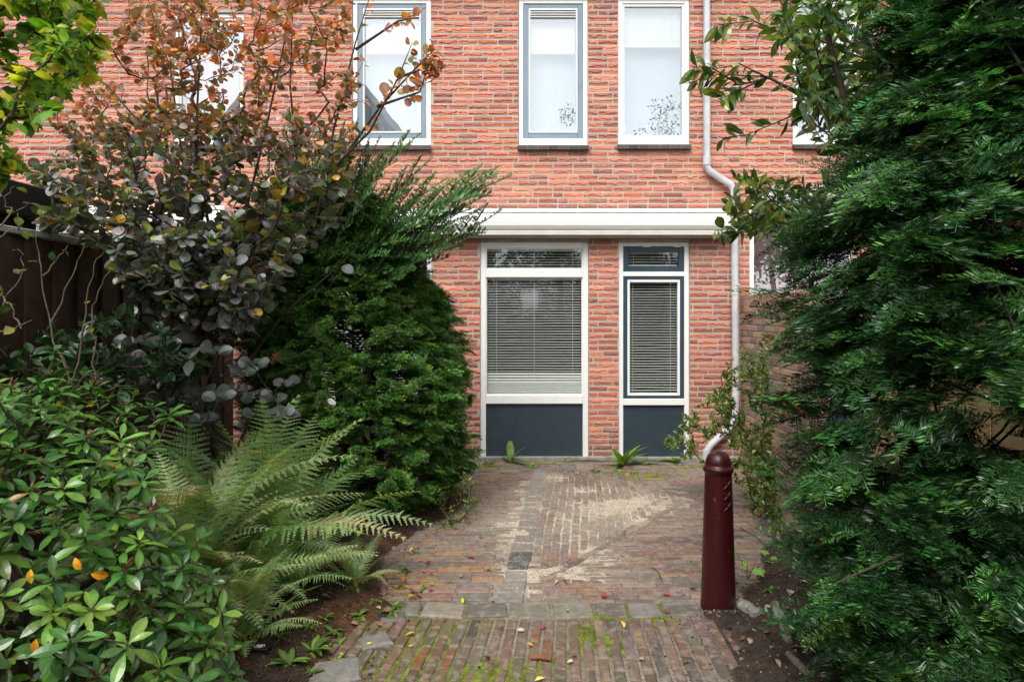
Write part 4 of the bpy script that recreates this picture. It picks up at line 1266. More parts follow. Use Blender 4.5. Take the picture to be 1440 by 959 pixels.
# ------------------------------------------------------------------ small leaved arching shrub by the garden wall
BB = empty('box_leaved_shrub', (2.1, 5.6, 0)); tag(BB, 'loose arching shrub with tiny bright green leaves between the garden wall and the bollard', 'shrub')
tp = np.vstack([img_pts(170, [(1015, 520), (1045, 480), (1085, 470), (1095, 740), (1050, 700), (1020, 650), (1030, 600), (990, 560)], 5.2, 6.1),
                img_pts(60, [(945, 600), (985, 560), (1030, 520), (1040, 600), (1000, 620), (960, 650), (930, 620)], 5.6, 6.2), img_pts(50, [(1050, 640), (1095, 640), (1100, 760), (1060, 740)], 4.8, 5.6)])
ch = grow([np.array([2.12, 5.6, 0]), np.array([2.1, 5.6, .25]), np.array([2.08, 5.62, .5])], tp, r_tip=.0018, rmax=.014, lift=.35, wob=.04)
g = Acc(); tubes(g, ch); g.build('stem', M['bark'], BB, smooth=True)
g = Acc(); leaves_on(g, ch, leaf_t(.45, 2, .2, .1), .040, [(.11, .19, .03), (.16, .24, .04), (.075, .14, .028), (.22, .26, .05), (.05, .10, .025)], per=22, f0=.15, flat=.3)
g.build('foliage', M['leafg'], BB)

# ------------------------------------------------------------------ rhododendron
RH = empty('rhododendron', (-2.0, 2.75, 0)); tag(RH, 'big rhododendron with whorls of long glossy green leaves in the lower left corner', 'shrub')
cen = np.array([-2.0, 2.72, .42]); rad = np.array([.98, .85, .97])
P = []
cand = randdir(6000)
for u in cand:
    s = 1 - .30 * rng.random() ** 2
    p = cen + rad * u * s
    if p[2] < .06 or u[1] > .55 or p[0] < -1.04 * p[1] - .15: continue
    pxx = 720 + F * p[0] / p[1]; pyy = HOR - F * (p[2] - EYE) / p[1]
    if pxx > np.interp(pyy, [500, 560, 640, 720, 800, 900], [200, 235, 205, 215, 290, 330]): continue
    p = p + np.array([0, 0, .05 * math.sin(p[0] * 9) + .05 * math.cos(p[1] * 8)])
    if all((p[0] - q[0]) ** 2 + (p[1] - q[1]) ** 2 + (p[2] - q[2]) ** 2 > .078 ** 2 for q in P): P.append(p)
    if len(P) > 680: break
# single taller shoots
for (px, py, Y) in ((76, 492, 3.0), (68, 520, 2.95), (130, 545, 3.0), (240, 580, 3.0), (20, 560, 2.9), (190, 765, 2.75), (60, 610, 2.6), (265, 855, 2.7), (228, 935, 2.3), (100, 900, 2.0), (180, 905, 2.05), (300, 880, 2.85), (285, 905, 2.5), (255, 800, 2.8), (300, 940, 2.6), (245, 880, 2.6), (320, 915, 2.75), (270, 955, 2.3), (215, 800, 2.7), (330, 950, 2.7), (150, 640, 2.8), (215, 860, 2.45)):
    P.append(np.array([WX(px, Y), Y, WZ(py, Y)]))
P = np.array(P)
ch = grow([np.array([-2.0, 2.8, 0]), np.array([-2.0, 2.8, .25]), np.array([-1.98, 2.78, .5])], P, r_tip=.0032, rmax=.022, lift=.2, wob=.03)
g = Acc(); tubes(g, ch, 6); g.build('stem', M['bark'], RH, smooth=True)
RL = [with_stalk(leaf_t(.36, 6, .20, d, 1.35, .02, .8), .07) for d in (.10, .22, .38)]
g = Acc(); bd = g
for (Pc, r_) in ch[1:]:
    c = Pc[-1]; t = norm(norm(c - cen) * .6 + np.array([0, -.1, .9]) + .15 * rng.normal(size=3))
    n = rng.integers(8, 13); an = np.arange(n) * 2.39996 + rng.random() * 6; el = np.linspace(.75, -.25, n) + .1 * rng.normal(size=n)
    ux = norm(np.cross(t, [0.3, 1, 0.1])); uy = np.cross(t, ux)
    d = (np.cos(an)[:, None] * ux + np.sin(an)[:, None] * uy) * np.cos(el)[:, None] + t * np.sin(el)[:, None]
    nr = norm(np.tile(t, (n, 1)) + .15 * rng.normal(size=(n, 3)))
    S = rng.uniform(.048, .090, n) * (1.08 if c[1] < 2.35 else 1.0) * (1 - .25 * (np.arange(n) < 2)) * (.92 + .2 * rng.random())
    young = rng.random() < .25
    C = jitter([(.11, .23, .038), (.16, .27, .045)] if young else [(.038, .115, .021), (.052, .142, .025), (.028, .088, .018), (.072, .165, .030)], n, .22)
    C[rng.random(n) < .006] = (.22, .12, .04)
    O_ = c - t * np.linspace(0, .03, n)[:, None]
    k = rng.integers(0, 3, n)
    for q in range(3): g.scatter(RL[q], O_[k == q], frames(d, nr)[k == q], S[k == q], C[k == q])
    if rng.random() < .30:
        bd.tube([c, c + t * .012, c + t * .026], [.004, .006, .0015], 6, (.22, .20, .07), cap=False)
        if rng.random() < .3:
            for q in range(6):
                e = norm(t + .7 * rng.normal(size=3)); bd.tube([c + e * .01, c + e * .03, c + e * .045], [.0015, .005, .001], 5, (.12, .045, .025), cap=False)
for (px, py, Y, s) in ((121, 775, 2.35, .05), (143, 797, 2.3, .062), (45, 622, 2.6, .05), (142, 560, 2.95, .05), (128, 685, 2.6, .045), (62, 790, 2.2, .05), (95, 560, 2.9, .05), (180, 650, 2.8, .04), (70, 885, 2.1, .05)):
    p = np.array([[WX(px, Y), Y - .06, WZ(py, Y)]])
    yl = Acc(); yl.scatter(leaf_t(.5, 5, .3, .2), p, frames(norm(rng.normal(size=(1, 3)) * .5 + [[0, 0, -1]]), np.array([[.2, -1, .3]])), np.array([s]), jitter([(.75, .33, .02), (.7, .42, .05)], 1, .1))
    yl.build('yellow_leaf', M['deadleaf'], RH)
g.build('foliage', M['leafg'], RH)
del cand

# ------------------------------------------------------------------ dark shrub in the shade by the fence, bare twigs
LS_ = empty('laurel_shrub', (-2.55, 3.9, 0)); tag(LS_, 'dark glossy leaved shrub in deep shade against the dark board fence', 'shrub')
tp = img_pts(90, [(-20, 500), (40, 470), (130, 455), (160, 430), (230, 450), (290, 500), (260, 540), (120, 560), (-20, 560)], 3.7, 4.5)
ch = grow([np.array([-2.55, 3.9, 0]), np.array([-2.55, 3.9, .5])], tp, r_tip=.0025, rmax=.02)
g = Acc(); tubes(g, ch); g.build('stem', M['bark'], LS_)
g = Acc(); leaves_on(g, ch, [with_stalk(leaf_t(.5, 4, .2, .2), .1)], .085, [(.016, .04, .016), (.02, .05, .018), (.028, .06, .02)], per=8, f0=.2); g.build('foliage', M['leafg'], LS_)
BT = empty('bare_climber', (-2.75, 3.75, 0)); tag(BT, 'nearly leafless climber with pale thin twigs against the dark fence', 'climber')
tw = [limb([(110, 560), (70, 455), (60, 390), (52, 340), (52, 318)], [3.7] * 5), limb([(60, 388), (85, 360), (95, 345)], [3.7] * 3), limb([(-10, 468), (20, 460), (45, 450)], [3.5] * 3), limb([(-10, 440), (5, 430), (35, 378), (25, 350)], [3.6] * 4),
      limb([(95, 550), (110, 510), (120, 440), (132, 370), (150, 350)], [3.6] * 5), limb([(-10, 340), (10, 325), (35, 315), (20, 300), (40, 285)], [3.6] * 5), limb([(-10, 330), (15, 300), (5, 280), (20, 262)], [3.6] * 4),
      limb([(135, 540), (130, 480), (128, 430), (150, 390), (155, 370)], [3.7] * 5), limb([(30, 462), (15, 430), (8, 425)], [3.5] * 3), limb([(70, 455), (100, 390), (120, 340)], [3.7] * 3), limb([(8, 425), (-10, 400)], [3.6] * 2)]
def wig(P):
    t = np.linspace(0, len(P) - 1, (len(P) - 1) * 4 + 1); i = np.minimum(t.astype(int), len(P) - 2); f = (t - i)[:, None]
    Q = P[i] * (1 - f) + P[i + 1] * f; Q[1:-1] += rng.normal(0, .008, Q[1:-1].shape); return Q
tw = [(Q, np.linspace(.005, .0018, len(Q))) for Q in map(wig, tw)]
g = Acc(); tubes(g, tw, 6); g.build('stem', M['barkl'], BT, smooth=True)
g = Acc(); leaves_on(g, tw, [with_stalk(leaf_t(.7, 4, .15, .2), .2)], .06, [(.14, .20, .04), (.30, .26, .05), (.07, .13, .05)], per=3, skip_base=False); g.build('foliage', M['leafm'], BT)

# grey stone ornament in the gloom
so = empty('stone_lantern', (WX(265, 4.7), 4.7, 0)); tag(so, 'grey stone garden lantern with a rounded cap, half hidden in the shade by the fence', 'lantern')
def lathe(prof, c, ns=28):
    V = []; Fc = []
    for r_, z in prof:
        for q in range(ns):
            t = q * 2 * math.pi / ns; V.append((c[0] + r_ * math.cos(t), c[1] + r_ * math.sin(t), z))
    for k in range(len(prof) - 1):
        for q in range(ns): q2 = (q + 1) % ns; Fc.append((k * ns + q, k * ns + q2, (k + 1) * ns + q2, (k + 1) * ns + q))
    return V, Fc
g = Acc(); g.add(*lathe([(0, 1.58), (.05, 1.575), (.10, 1.54), (.135, 1.48), (.14, 1.45), (.11, 1.44), (.04, 1.44)], so.location)); g.build('cap', M['stone'], so, smooth=True)
g = Acc(); g.add(*lathe([(.04, 1.44), (.07, 1.43), (.07, 1.28), (.10, 1.26), (.10, 1.22), (.045, 1.20), (.045, .1), (.12, .06), (.13, 0)], so.location)); g.build('pillar', M['bark'], so, smooth=True)

# ------------------------------------------------------------------ ferns
def frond_mesh(seed, L=1.0, npin=26, arch=.55):
    r = np.random.default_rng(seed); V = []; Fq = []; S = []
    t = np.linspace(0, 1, npin + 6)
    ax = np.stack([L * (t - .12 * arch * t ** 3), 0.03 * np.sin(t * 3 + seed) * L, L * (.10 * np.sin(t * 2.2) * arch - arch * .42 * t ** 2.4)], 1)
    def quad(a, b, c, d, s): k = len(V); V.extend([a, b, c, d]); Fq.append((k, k + 1, k + 2, k + 3)); S.extend([s] * 4)
    for i in range(len(t) - 1):
        w = .005 * L * (1 - .8 * t[i]); a, b = ax[i], ax[i + 1]; y = np.array([0, w, 0])
        quad(a - y, a + y, b + y * .9, b - y * .9, (1.3, 1.0, .6))
    for i in range(5, len(t) - 1):
        f = (i - 5) / (len(t) - 6); pl = L * .155 * (math.sin(math.pi * (f * .78 + .2)) ** .9) * (1 - f * .35) + .004
        T = ax[i + 1] - ax[i]; T /= np.linalg.norm(T)
        for sg in (-1, 1):
            d = np.array([0, sg, 0]) * .92 + T * .34 + np.array([0, 0, -.12 + .10 * r.normal()]); d /= np.linalg.norm(d)
            n = max(3, int(pl / (L * .0135))); up = np.cross(T, d) * sg; up /= np.linalg.norm(up)
            brown = (1.0, 1, 1) if r.random() > .05 else (1.5, 1.0, .7)
            for q in range(n):
                g_ = (q + .5) / n; c = ax[i] + d * pl * g_ + np.array([0, 0, -.10 * pl * g_ * g_]); e = T * (1 if True else 0)
                pw = L * .020 * (1 - g_ * .85) * (.6 + .5 * math.sin(math.pi * min(1, f + .25))); hw = pl / n * .46
                for s2 in (-1, 1):
                    tip = c + T * s2 * pw + d * hw * .8 + up * .15 * pw * r.normal()
                    quad(c - d * hw, c - d * hw * .8 + T * s2 * pw * .7, tip, c + d * hw, tuple(np.array(brown) * (.85 + .3 * r.random())))
    return np.array(V, float), np.array(Fq), np.array(S)


fern_meshes = []
for s in range(6):
    T = frond_mesh(s, 1.0, 28 + s, .40 + .14 * s)
    g = Acc(); col = [(.23, .38, .15), (.29, .43, .18), (.19, .32, .12), (.38, .47, .22), (.26, .37, .19), (.42, .42, .22)][s]
    g.add(T[0], T[1], T[2] * np.array(col)); o = g.build('frond', M['fern']); fern_meshes.append(o.data); bpy.data.objects.remove(o)
ferns = [(-1.68, 3.52, 1.0, 56, 'largest fern clump, its pale green fronds spreading in front of the others'),
         (-1.85, 3.50, 1.05, 28, 'fern clump at the left end, growing up through the rhododendron'),
         (-1.38, 3.74, .78, 56, 'fern clump nearest the path with fronds drooping over the bricks'),
         (-1.90, 3.95, 1.42, 40, 'brownish green fern clump behind, between the rhododendron and the clipped yew'),
         (-1.58, 4.2, 1.28, 44, 'fern with upright fronds just in front of the clipped yew'),
         (-1.30, 3.30, .62, 34, 'fern clump half buried beside the rhododendron leaves'),
         (-.92, 4.02, .40, 10, 'small low fern on the bare earth at the path edge')]
for (x, y, L, n, lab) in ferns:
    fo = empty('fern', (x, y, .04)); tag(fo, lab, 'fern', 'ferns beside the path')
    for q in range(n):
        o = bpy.data.objects.new('frond', fern_meshes[rng.integers(0, 6)]); COL.objects.link(o); o.parent = fo
        az = 2 * math.pi * q / n + .35 * rng.normal(); el = math.radians(rng.uniform(38, 76)) if q % 4 else math.radians(rng.uniform(18, 42))
        el = max(el, math.radians(24 + 12 * math.cos(az)))
        from mathutils import Matrix
        Rm = Matrix.Rotation(az, 3, 'Z') @ Matrix.Rotation(-el, 3, 'Y') @ Matrix.Rotation(.3 * rng.normal(), 3, 'X')
        o.rotation_mode = 'XYZ'; o.rotation_euler = Rm.to_euler(); s = L * rng.uniform(.62, 1.05); o.scale = (s, s, s)
# ------------------------------------------------------------------ weeds and seedlings
def gz(x, y): return float(ground_fields(np.array([[x]]), np.array([[y]]))[0][0, 0])


def weed(name, px, py, lab, n, size, cols, w=.3, up=.8, Y=None, cat='weed', mat='leafm', jag=0, group='weeds growing in the joints'):
    g_ = GP(px, py); x, y = g_
    if y > 7.54: y = 7.54
    o = empty(name, (x, y, gz(x, y))); tag(o, lab, cat, group)
    an = np.arange(n) * 2.4 + .6 * rng.normal(size=n); d = norm(np.stack([np.cos(an), np.sin(an) * .9 - .1, up * rng.uniform(.1, 2.0, n)], 1))
    kz = rng.random(n); g = Acc(); g.scatter(leaf_t(w, 6, .3, .55), np.tile(np.array(o.location), (n, 1)) + rng.normal(0, .006, (n, 3)) * [1, 1, 0], frames(d, np.tile([0, 0, 1.0], (n, 1))), size * (.35 + .8 * kz), jitter(cols, n, .22))
    g.build('foliage', M[mat], o); return o


GR = [(.11, .21, .04), (.15, .27, .05), (.08, .15, .03)]
weed('dandelion', 718, 651, 'upright weed with a few pointed leaves in front of the big window panel', 8, 0.27, [(.15, .28, .05), (.11, .21, .04)], .30, 3.0)
weed('dandelion', 875, 655, 'biggest leafy weed clump in front of the door panel, left of its middle', 20, 0.29, [(.16, .29, .05), (.11, .21, .04)], .26, 2.0)
weed('dandelion', 905, 653, 'flat weed rosette just right of the biggest weed clump', 14, 0.217, [(.08, .16, .04), (.11, .2, .05)], .2, .35)
weed('dandelion', 950, 650, 'small weed with rounded leaves at the right jamb of the door', 11, 0.160, GR, .4, .8)
weed('dandelion', 860, 659, 'pale low weed leaves spilling onto the bricks left of the biggest clump', 15, 0.174, [(.22, .36, .06)], .3, .25)
weed('dandelion', 745, 657, 'tiny weed tuft on the bricks below the big window', 12, 0.102, GR, .35, .5)
weed('dandelion', 838, 662, 'tiny pale weed tuft between the two windows', 11, 0.102, GR, .35, .4)
weed('dandelion', 690, 652, 'moss green weed tuft at the left jamb of the big window', 12, 0.087, GR, .35, .6)
weed('dandelion', 1001, 655, 'bright green weed beside the outlet of the downpipe', 13, 0.174, GR, .36, .8)
weed('dandelion', 440, 923, 'bright green weed clump in the earth left of the concrete tile', 22, .085, GR, .38, .8)
weed('dandelion', 405, 945, 'leafy green weed in the earth at the bottom edge of the bed', 22, .08, GR, .4, .7)
weed('dandelion', 505, 870, 'small weeds in the bed beside the top of the path', 18, .06, GR, .4, .6)
weed('dandelion', 545, 905, 'tiny green weed between two mossy bricks', 8, .04, GR, .5, .5)
weed('dandelion', 650, 848, 'small weed with toothed leaves on the grey border stones', 9, .055, GR, .4, .6)
weed('dandelion', 590, 832, 'little weed sprouting from the leaf litter by the clipped yew', 12, .05, GR, .4, .7)
weed('dandelion', 470, 895, 'low weeds in the litter under the drooping fern', 16, .06, GR, .4, .6)
weed('dandelion', 905, 858, 'thin yellow green weed creeping along the border stones', 12, .06, [(.25, .27, .05)], .2, .25)

SL = ['in the bed, level with the nearer yellow leaves', 'at the inner corner of the small concrete tile', 'just below the border stones at their left end', 'touching the left end of the border stones', 'under the ferns beside the plant tag side of the bed',
      'under the drooping fern tips above the border stones', 'farthest left in the bed, next to the rhododendron leaves', 'on the first front bricks by the bed', 'at the bed edge beside the far patio bricks', 'at the foot of the clipped yew beside the patio', 'at the edge of the large concrete tile', 'nearest the viewer, below the large concrete tile',
      'among the low twigs of the clipped yew', 'just right of the maple seedling', 'beside the grey edging stone right of the bollard', 'at the patio edge above the border stones']
for k_, (px, py) in enumerate(((455, 880), (480, 905), (530, 845), (560, 855), (430, 900), (505, 845), (395, 915), (545, 870), (575, 800), (590, 775), (470, 930), (440, 950), (640, 745), (1095, 790), (1075, 835), (560, 830))):
    weed('weed_sprig', px + 6 * rng.normal(), py + 4 * rng.normal(), 'tiny green seedling ' + SL[k_], 12, .05, GR, .42, .7, cat='seedling', group='tiny seedlings in the beds')
sd_ = empty('maple_seedling', (*GP(1052, 818), .02)); tag(sd_, 'bright green maple seedling with lobed leaves right of the bollard', 'seedling')
b = np.array(sd_.location); g = Acc(); L3 = Acc()
for (px, py, sz) in ((1035, 776, .062), (1075, 773, .055), (1062, 798, .085), (1042, 795, .04), (1050, 790, .05), (1085, 782, .045)):
    Y = b[1] - .03 + .05 * rng.random(); t = np.array([WX(px, Y), Y, WZ(py, Y)])
    g.tube([b, (b + t) / 2 + [0, 0, .02], t], [.0025, .002, .0012], 5, cap=False)
    L3.scatter(maple_t(), t[None], frames(norm(np.array([[rng.normal() * .8, -.5, -.1]])), np.array([[0, -.5, 1.0]])), np.array([sz]), jitter([(.28, .48, .09)], 1, .1))
g.build('stem', M['stem'], sd_); L3.build('foliage', M['leafm'], sd_)

# ------------------------------------------------------------------ fallen leaves, one object each
ft = {}
for nm_, cols in (('yellow', [(.58, .40, .06)]), ('red', [(.30, .05, .055)]), ('brown', [(.17, .085, .045)]), ('pale', [(.36, .30, .23)]), ('orange', [(.40, .15, .04)])):
    g = Acc(); T = with_stalk(leaf_t(.55, 6, .5, -.12), .15); g.add(T[0] - [.5, 0, 0], T[1], T[2] * np.array(cols[0])); o = g.build('fallen_leaf', M['deadleaf']); ft[nm_] = o.data; bpy.data.objects.remove(o)
LABS = {'yellow': 'small yellow fallen leaf lying flat on the ground', 'red': 'crimson fallen leaf lying on the brick paving', 'brown': 'curled brown fallen leaf lying on the dark earth', 'pale': 'pale bleached fallen leaf on the brick paving', 'orange': 'orange fallen leaf lying in the garden'}
spots = [(676, 757, 'red'), (663, 785, 'red'), (601, 794, 'red'), (606, 808, 'red'), (694, 850, 'red'), (800, 791, 'red'), (849, 839, 'red'), (763, 885, 'red'),
         (795, 821, 'orange'), (651, 846, 'yellow'), (576, 895, 'yellow'), (577, 911, 'yellow'), (478, 921, 'yellow'), (518, 909, 'yellow'), (746, 910, 'yellow'), (760, 958, 'yellow'), (875, 882, 'yellow'), (570, 829, 'yellow'), (556, 870, 'orange'),
         (682, 768, 'pale'), (687, 803, 'pale'), (695, 742, 'pale'), (733, 889, 'pale'), (801, 934, 'pale'), (632, 821, 'pale'), (606, 824, 'pale'), (531, 862, 'pale')]
for k in range(34):
    px = rng.uniform(380, 620); spots.append((px, rng.uniform(max(770, 1010 - px * .42 - 60), 950 - (px - 380) * .45), ['brown', 'brown', 'orange', 'brown', 'yellow'][rng.integers(0, 5)]))
for k in range(14): spots.append((rng.uniform(1040, 1140), rng.uniform(830, 955), ['brown', 'pale'][rng.integers(0, 2)]))
for k in range(16): spots.append((rng.uniform(600, 1000), rng.uniform(670, 940), ['brown', 'pale', 'brown', 'red'][rng.integers(0, 4)]))
seen_b = 0
for (px, py, kd) in spots:
    x, y = GP(px, py)
    o = bpy.data.objects.new('fallen_leaf', ft[kd]); COL.objects.link(o)
    z = max(gz(x, y), .004 if polydist(np.array([x]), np.array([y]), PAVE)[0] > 0 else -1)
    o.location = (x, y, z + .006); s = rng.uniform(.035, .062); o.scale = (s, s * rng.uniform(.7, 1.3), s * rng.uniform(.5, 2.0))
    o.rotation_euler = (.25 * rng.normal(), .25 * rng.normal(), rng.uniform(0, 6.28))
    col_ = {'yellow': 'yellow', 'red': 'crimson', 'brown': 'curled brown', 'pale': 'pale bleached', 'orange': 'orange'}[kd]
    inside = polydist(np.array([x]), np.array([y]), PAVE)[0] > 0
    side_ = 'left' if px < 640 else ('middle' if px < 820 else 'right')
    if not inside: where_ = 'on the dark earth ' + ('left of the path, ' if px < 700 else 'under the right yew, ') + ('nearest the viewer' if y < 3.3 else ('beside the front bricks' if y < 3.7 else ('beside the border stones' if y < 4.1 else 'beside the patio bricks')))
    elif y < 3.42: where_ = 'on the nearest mossy bricks, ' + side_
    elif y < 3.69: where_ = 'on the front bricks just before the border stones, ' + side_
    elif y < 3.95: where_ = 'on the grey border stones, ' + side_
    elif y < 4.9: where_ = 'on the patio bricks before the sandy patch, ' + side_
    else: where_ = 'on the far patio bricks near the house, ' + side_
    lab = col_ + ' fallen leaf ' + where_
    tag(o, lab, 'leaf', kd + ' fallen leaves')

# stick, bark, roots, plant tag, litter
bk = Acc(); A, B = GP(746, 929), GP(775, 931); bk.tube([(A[0], A[1], .016), ((A[0] + B[0]) / 2, A[1] + .004, .018), (B[0], B[1], .016)], [.010, .013, .009], 7)
o = bk.build('bark_piece', mat_plain('red_bark', (.25, .10, .05), .8, .2, 20, .5), origin=(A[0], A[1], .012)); tag(o, 'short reddish brown piece of bark lying on the front bricks', 'bark')
for (p0, p1, lab) in (((917, 802), (931, 820), 'short dark twig on the bricks left of the bollard'), ((1040, 745), (1083, 775), 'long dark twig reaching out from under the right yew'), ((1075, 842), (1135, 858), 'dark twig on the earth under the right yew')):
    A, B = GP(*p0), GP(*p1); q = Acc(); zz = .02
    q.tube([(A[0], A[1], zz), ((A[0] + B[0]) / 2 + .01, (A[1] + B[1]) / 2, zz + .008), (B[0], B[1], zz)], [.003, .004, .003], 6)
    tag(q.build('twig', M['bark'], origin=(A[0], A[1], zz)), lab, 'twig')
for (pts, r_, lab, col) in (([(1092, 878), (1100, 898), (1110, 920)], .022, 'mossy edging stone sunk in the earth beside the right yew', 'stone'), ([(1040, 848), (1055, 862), (1068, 880)], .03, 'grey edging stone sunk in the earth right of the bollard', 'stone'),
                            ([(1108, 935), (1122, 950), (1135, 965)], .02, 'weathered root breaking the earth at the bottom edge', 'wood')):
    q = Acc(); P = [(*GP(*p), 0) for p in pts]; P = [(x, y, gz(x, y) + .006) for x, y, _ in P]
    if col == 'wood': q.tube(P, [r_ * .7, r_, r_ * .8], 8)
    else:
        P = np.array(P); T_ = norm(P[-1] - P[0]); Ln = np.linalg.norm(P[-1] - P[0]); Sd = np.cross(T_, [0, 0, 1.0]); nn = 12; V = []
        for i_ in range(nn):
            c_ = P[0] + T_ * Ln * i_ / (nn - 1); wv_ = r_ * (1.1 if 0 < i_ < nn - 1 else .7) * (1 + .18 * rng.normal())
            for (a_, b_) in ((-1, -.9), (-.95, .35), (-.45, .75 + .15 * rng.normal()), (.4, .7 + .15 * rng.normal()), (.95, .3), (1, -.9)): V.append(c_ + Sd * a_ * wv_ + np.array([0, 0, b_ * r_ * 1.0 + .003 * rng.normal()]))
        q.add(V, [(i_ * 6 + k_, i_ * 6 + k_ + 1, i_ * 6 + k_ + 7, i_ * 6 + k_ + 6) for i_ in range(nn - 1) for k_ in range(5)] + [tuple(range(6))[::-1], tuple(range((nn - 1) * 6, nn * 6))])
    tag(q.build('root' if col == 'wood' else 'edging_stone', M[col], origin=P[0], smooth=(col == 'wood')), lab, 'root' if col == 'wood' else 'stone')
x, y = GP(366, 930); pt = empty('plant_tag', (x, y, gz(x, y))); tag(pt, 'small black plastic plant tag with white marks lying in the bed', 'tag')
q = Acc(); q.box(x - .045, x + .045, y - .035, y + .035, pt.location[2] + .02, pt.location[2] + .024, bev=.001); q.build('plate', M['black'], pt)
q = Acc(); zc = pt.location[2] + .0252
for (ux, uy, vx, vy) in ((-.022, .004, .02, .008), (-.018, -.012, .016, -.009), (0, .018, .002, -.02), (-.016, .018, -.008, -.002), (.012, .016, .022, -.004), (-.026, -.004, -.02, -.02)):
    q.tube([(x + ux, y + uy, zc), (x + vx, y + vy, zc)], .0018, 4)
q.build('mark', M['white'], pt)

# crumbs of earth, gravel and needles (nobody could count them)
g = Acc(); N = 14000
xs_ = rng.uniform(-1.6, 2.2, N); ys_ = rng.uniform(2.9, 7.4, N)
xs_[:500] = bx + rng.normal(0, .10, 500); ys_[:500] = by + rng.normal(0, .10, 500)
dd = polydist(xs_, ys_, PAVE); dd[:500] = -1; kp = (dd < .12 + .35 * rng.random(N) ** 4); xs_, ys_ = xs_[kp], ys_[kp]; N = len(xs_)
zz = ground_fields(xs_[:, None], ys_[:, None])[0][:, 0]
oct_ = (np.array([(1, 0, 0), (0, 1, 0), (-1, 0, 0), (0, -1, 0), (0, 0, .7), (0, 0, -.7)], float), np.array([(0, 1, 4), (1, 2, 4), (2, 3, 4), (3, 0, 4), (1, 0, 5), (2, 1, 5), (3, 2, 5), (0, 3, 5)]))
g.scatter(oct_, np.stack([xs_, ys_, zz + .003], 1), frames(randdir(N), randdir(N)), rng.uniform(.002, .008, N) * (1 + .8 * (rng.random(N) < .1)), jitter([(.05, .034, .024), (.09, .06, .045), (.035, .025, .02), (.22, .18, .14)], N, .3))
tag(g.build('earth_crumbs', M['soil']), kind='stuff')
g = Acc(); N = 9000; xs_ = rng.uniform(-1.7, .1, N); ys_ = rng.uniform(2.9, 6.8, N); dd = polydist(xs_, ys_, PAVE)
kp = (dd < .05 + .3 * rng.random(N) ** 3) & (dd > -.9); xs_, ys_ = xs_[kp], ys_[kp]; N = len(xs_); zz = ground_fields(xs_[:, None], ys_[:, None])[0][:, 0]
nd = (np.array([(-.5, -.03, 0), (.5, -.03, 0), (.5, .03, 0), (-.5, .03, 0)], float), np.array([(0, 1, 2, 3)]))
g.scatter(nd, np.stack([xs_, ys_, zz + .007], 1), frames(norm(rng.normal(size=(N, 3)) * [1, 1, .25]), norm(np.array([0, 0, 1]) + .3 * rng.normal(size=(N, 3)))), rng.uniform(.015, .045, N), jitter([(.20, .075, .03), (.14, .06, .03), (.26, .13, .06), (.10, .05, .03)], N, .3))
tag(g.build('needle_litter', M['deadleaf']), kind='stuff')
g = Acc(); N = 14000
xs_ = rng.uniform(-1.2, 2.2, N); ys_ = rng.uniform(2.9, 7.54, N); mv = blobs(xs_, ys_, MOSS) * vnoise(xs_, ys_, .05, 31)
kp = mv > .28; xs_, ys_ = xs_[kp], ys_[kp]; N = len(xs_); zz = ground_fields(xs_[:, None], ys_[:, None])[0][:, 0]
g.scatter(oct_, np.stack([xs_, ys_, zz + .002], 1), frames(randdir(N), randdir(N)), rng.uniform(.003, .009, N), jitter([(.16, .20, .025), (.22, .26, .04), (.10, .13, .02)], N, .3))
tag(g.build('moss', M['soil']), kind='stuff')
g = Acc(); N = 60000
xs_ = rng.uniform(-.6, 2.2, N); ys_ = rng.uniform(4.0, 7.4, N); mv = blobs(xs_, ys_, SANDS) * (.4 + vnoise(xs_, ys_, .09, 33))
kp = rng.random(N) < np.clip(mv, 0, 1) * .55; xs_, ys_ = xs_[kp], ys_[kp]; N = len(xs_); zz = np.maximum(ground_fields(xs_[:, None], ys_[:, None])[0][:, 0], .0035)
g.scatter(oct_, np.stack([xs_, ys_, zz + .001], 1), frames(randdir(N), randdir(N)), rng.uniform(.002, .0055, N), jitter([(.50, .43, .34), (.42, .35, .27), (.36, .31, .25)], N, .15))
tag(g.build('loose_sand', M['soil']), kind='stuff')

# ------------------------------------------------------------------ trees behind the viewer (mirrored in the panes)
def back_tree(x, y, h, r_, nl, lab, cols, sz=.16):
    t = empty('garden_tree', (x, y, -.05)); tag(t, lab, 'tree', 'trees behind the garden')
    z = np.linspace(0, h * .8, 7); q = Acc(); q.tube(np.stack([x + .1 * np.sin(z), y + 0 * z, z - .05], 1), np.linspace(.13, .04, 7), 8); q.build('trunk', M['bark'], t, smooth=True)
    cl = np.array([x, y, h * .62]) + rng.normal(0, 1, (26, 3)) * [r_ * .5, r_ * .5, h * .17]
    N = nl; c = cl[rng.integers(0, 26, N)] + randdir(N) * (rng.random(N) ** .5)[:, None] * r_ * .34
    g = Acc(); g.scatter(leaf_t(.6, 2), c, frames(randdir(N), randdir(N, .8)), rng.uniform(.6, 1.3, N) * sz, jitter(cols, N, .25)); g.build('crown', M['leafm'], t)
DG = [(.05, .09, .03), (.07, .12, .03), (.04, .07, .025)]
back_tree(-3.6, -7.0, 5.6, 1.8, 6000, 'leafy tree behind the viewer on the left', DG)
back_tree(1.6, -8.0, 8.3, 1.3, 3500, 'slim tall tree behind the viewer near the middle', DG, .09)
back_tree(4.6, -8.5, 8.9, 1.9, 5000, 'tall tree behind the viewer on the right', DG, .10)
back_tree(8.5, -7.0, 6.6, 2.0, 6000, 'leafy tree behind the viewer far on the right', DG)
HG = 3.6
hd = empty('hedge', (0, -5.2, -.05)); tag(hd, 'dark evergreen hedge closing the garden behind the viewer', 'hedge')
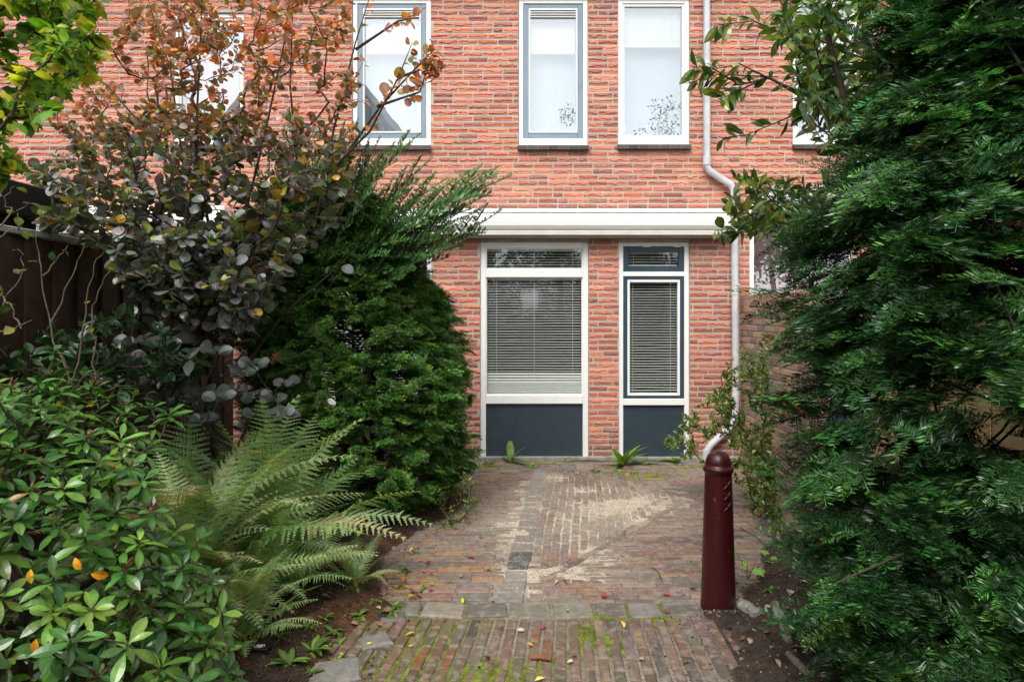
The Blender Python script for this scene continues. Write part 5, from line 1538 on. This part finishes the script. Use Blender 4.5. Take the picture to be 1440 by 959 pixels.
N = 30000; P = np.stack([rng.uniform(-6, 6, N), -5.2 + rng.uniform(-.45, .45, N), 0 * rng.random(N)], 1); P[:, 2] = rng.random(N) ** .8 * (3.7 + .5 * np.sin(P[:, 0] * 2.1) + .3 * np.sin(P[:, 0] * 5))
kp = ~((np.abs(P[:, 0] - .55) < .30) & (np.abs(P[:, 2] - 2.05) < .3)); P = P[kp]; N = len(P)
g = Acc(); g.scatter(leaf_t(.5, 2), P, frames(randdir(N), randdir(N, .5)), rng.uniform(.09, .16, N), jitter([(.03, .055, .022), (.04, .07, .025)], N, .25)); g.build('foliage', M['leafm'], hd)
q = Acc()
for x in np.arange(-5.8, 5.9, .6): q.tube([(x, -5.2, -.05), (x + .05, -5.2, 1.3), (x, -5.2, 2.5)], [.04, .03, .015], 6)
q.build('trunk', M['bark'], hd)

gh = empty('gabled_house', (-7.3, -9.0, -.05)); tag(gh, 'grey boarded house gable with white verge boards behind the viewer', 'house')
q = Acc(); AX, AZ, HW, EZ = -7.3, 12.3, 5.4, 5.4
q.add([(AX - HW, y, z) for y in (-9.0, -16.0) for z in (-.05, EZ)] + [(AX + HW, y, z) for y in (-9.0, -16.0) for z in (-.05, EZ)] + [(AX, -9.0, AZ), (AX, -16.0, AZ)],
      [(0, 4, 5, 8, 1), (2, 3, 9, 7, 6), (0, 1, 3, 2), (4, 6, 7, 5), (1, 8, 9, 3), (8, 5, 7, 9)])
w_ = q.build('wall', M['capw'], gh)
q = Acc()
for x in np.arange(AX - HW + .1, AX + HW - .1, .3):
    q.box(x, x + .04, -8.998 + .0, -8.96, 0, AZ - abs(x + .02 - AX) * (AZ - EZ) / HW - .45)
q.build('batten', M['dfence'], w_)
for sg in (-1, 1):
    q = Acc(); A = np.array([AX, -8.93, AZ + .15]); B = np.array([AX + sg * (HW + .35), -8.93, EZ - .30]); dz = np.array([0, 0, -.34])
    q.add([A, B, B + dz, A + dz, A + [0, -.06, 0], B + [0, -.06, 0], B + dz + [0, -.06, 0], A + dz + [0, -.06, 0]], [(0, 1, 2, 3), (7, 6, 5, 4), (0, 4, 5, 1), (3, 2, 6, 7), (1, 5, 6, 2), (0, 3, 7, 4)])
    q.build('verge_board', M['white'], gh)
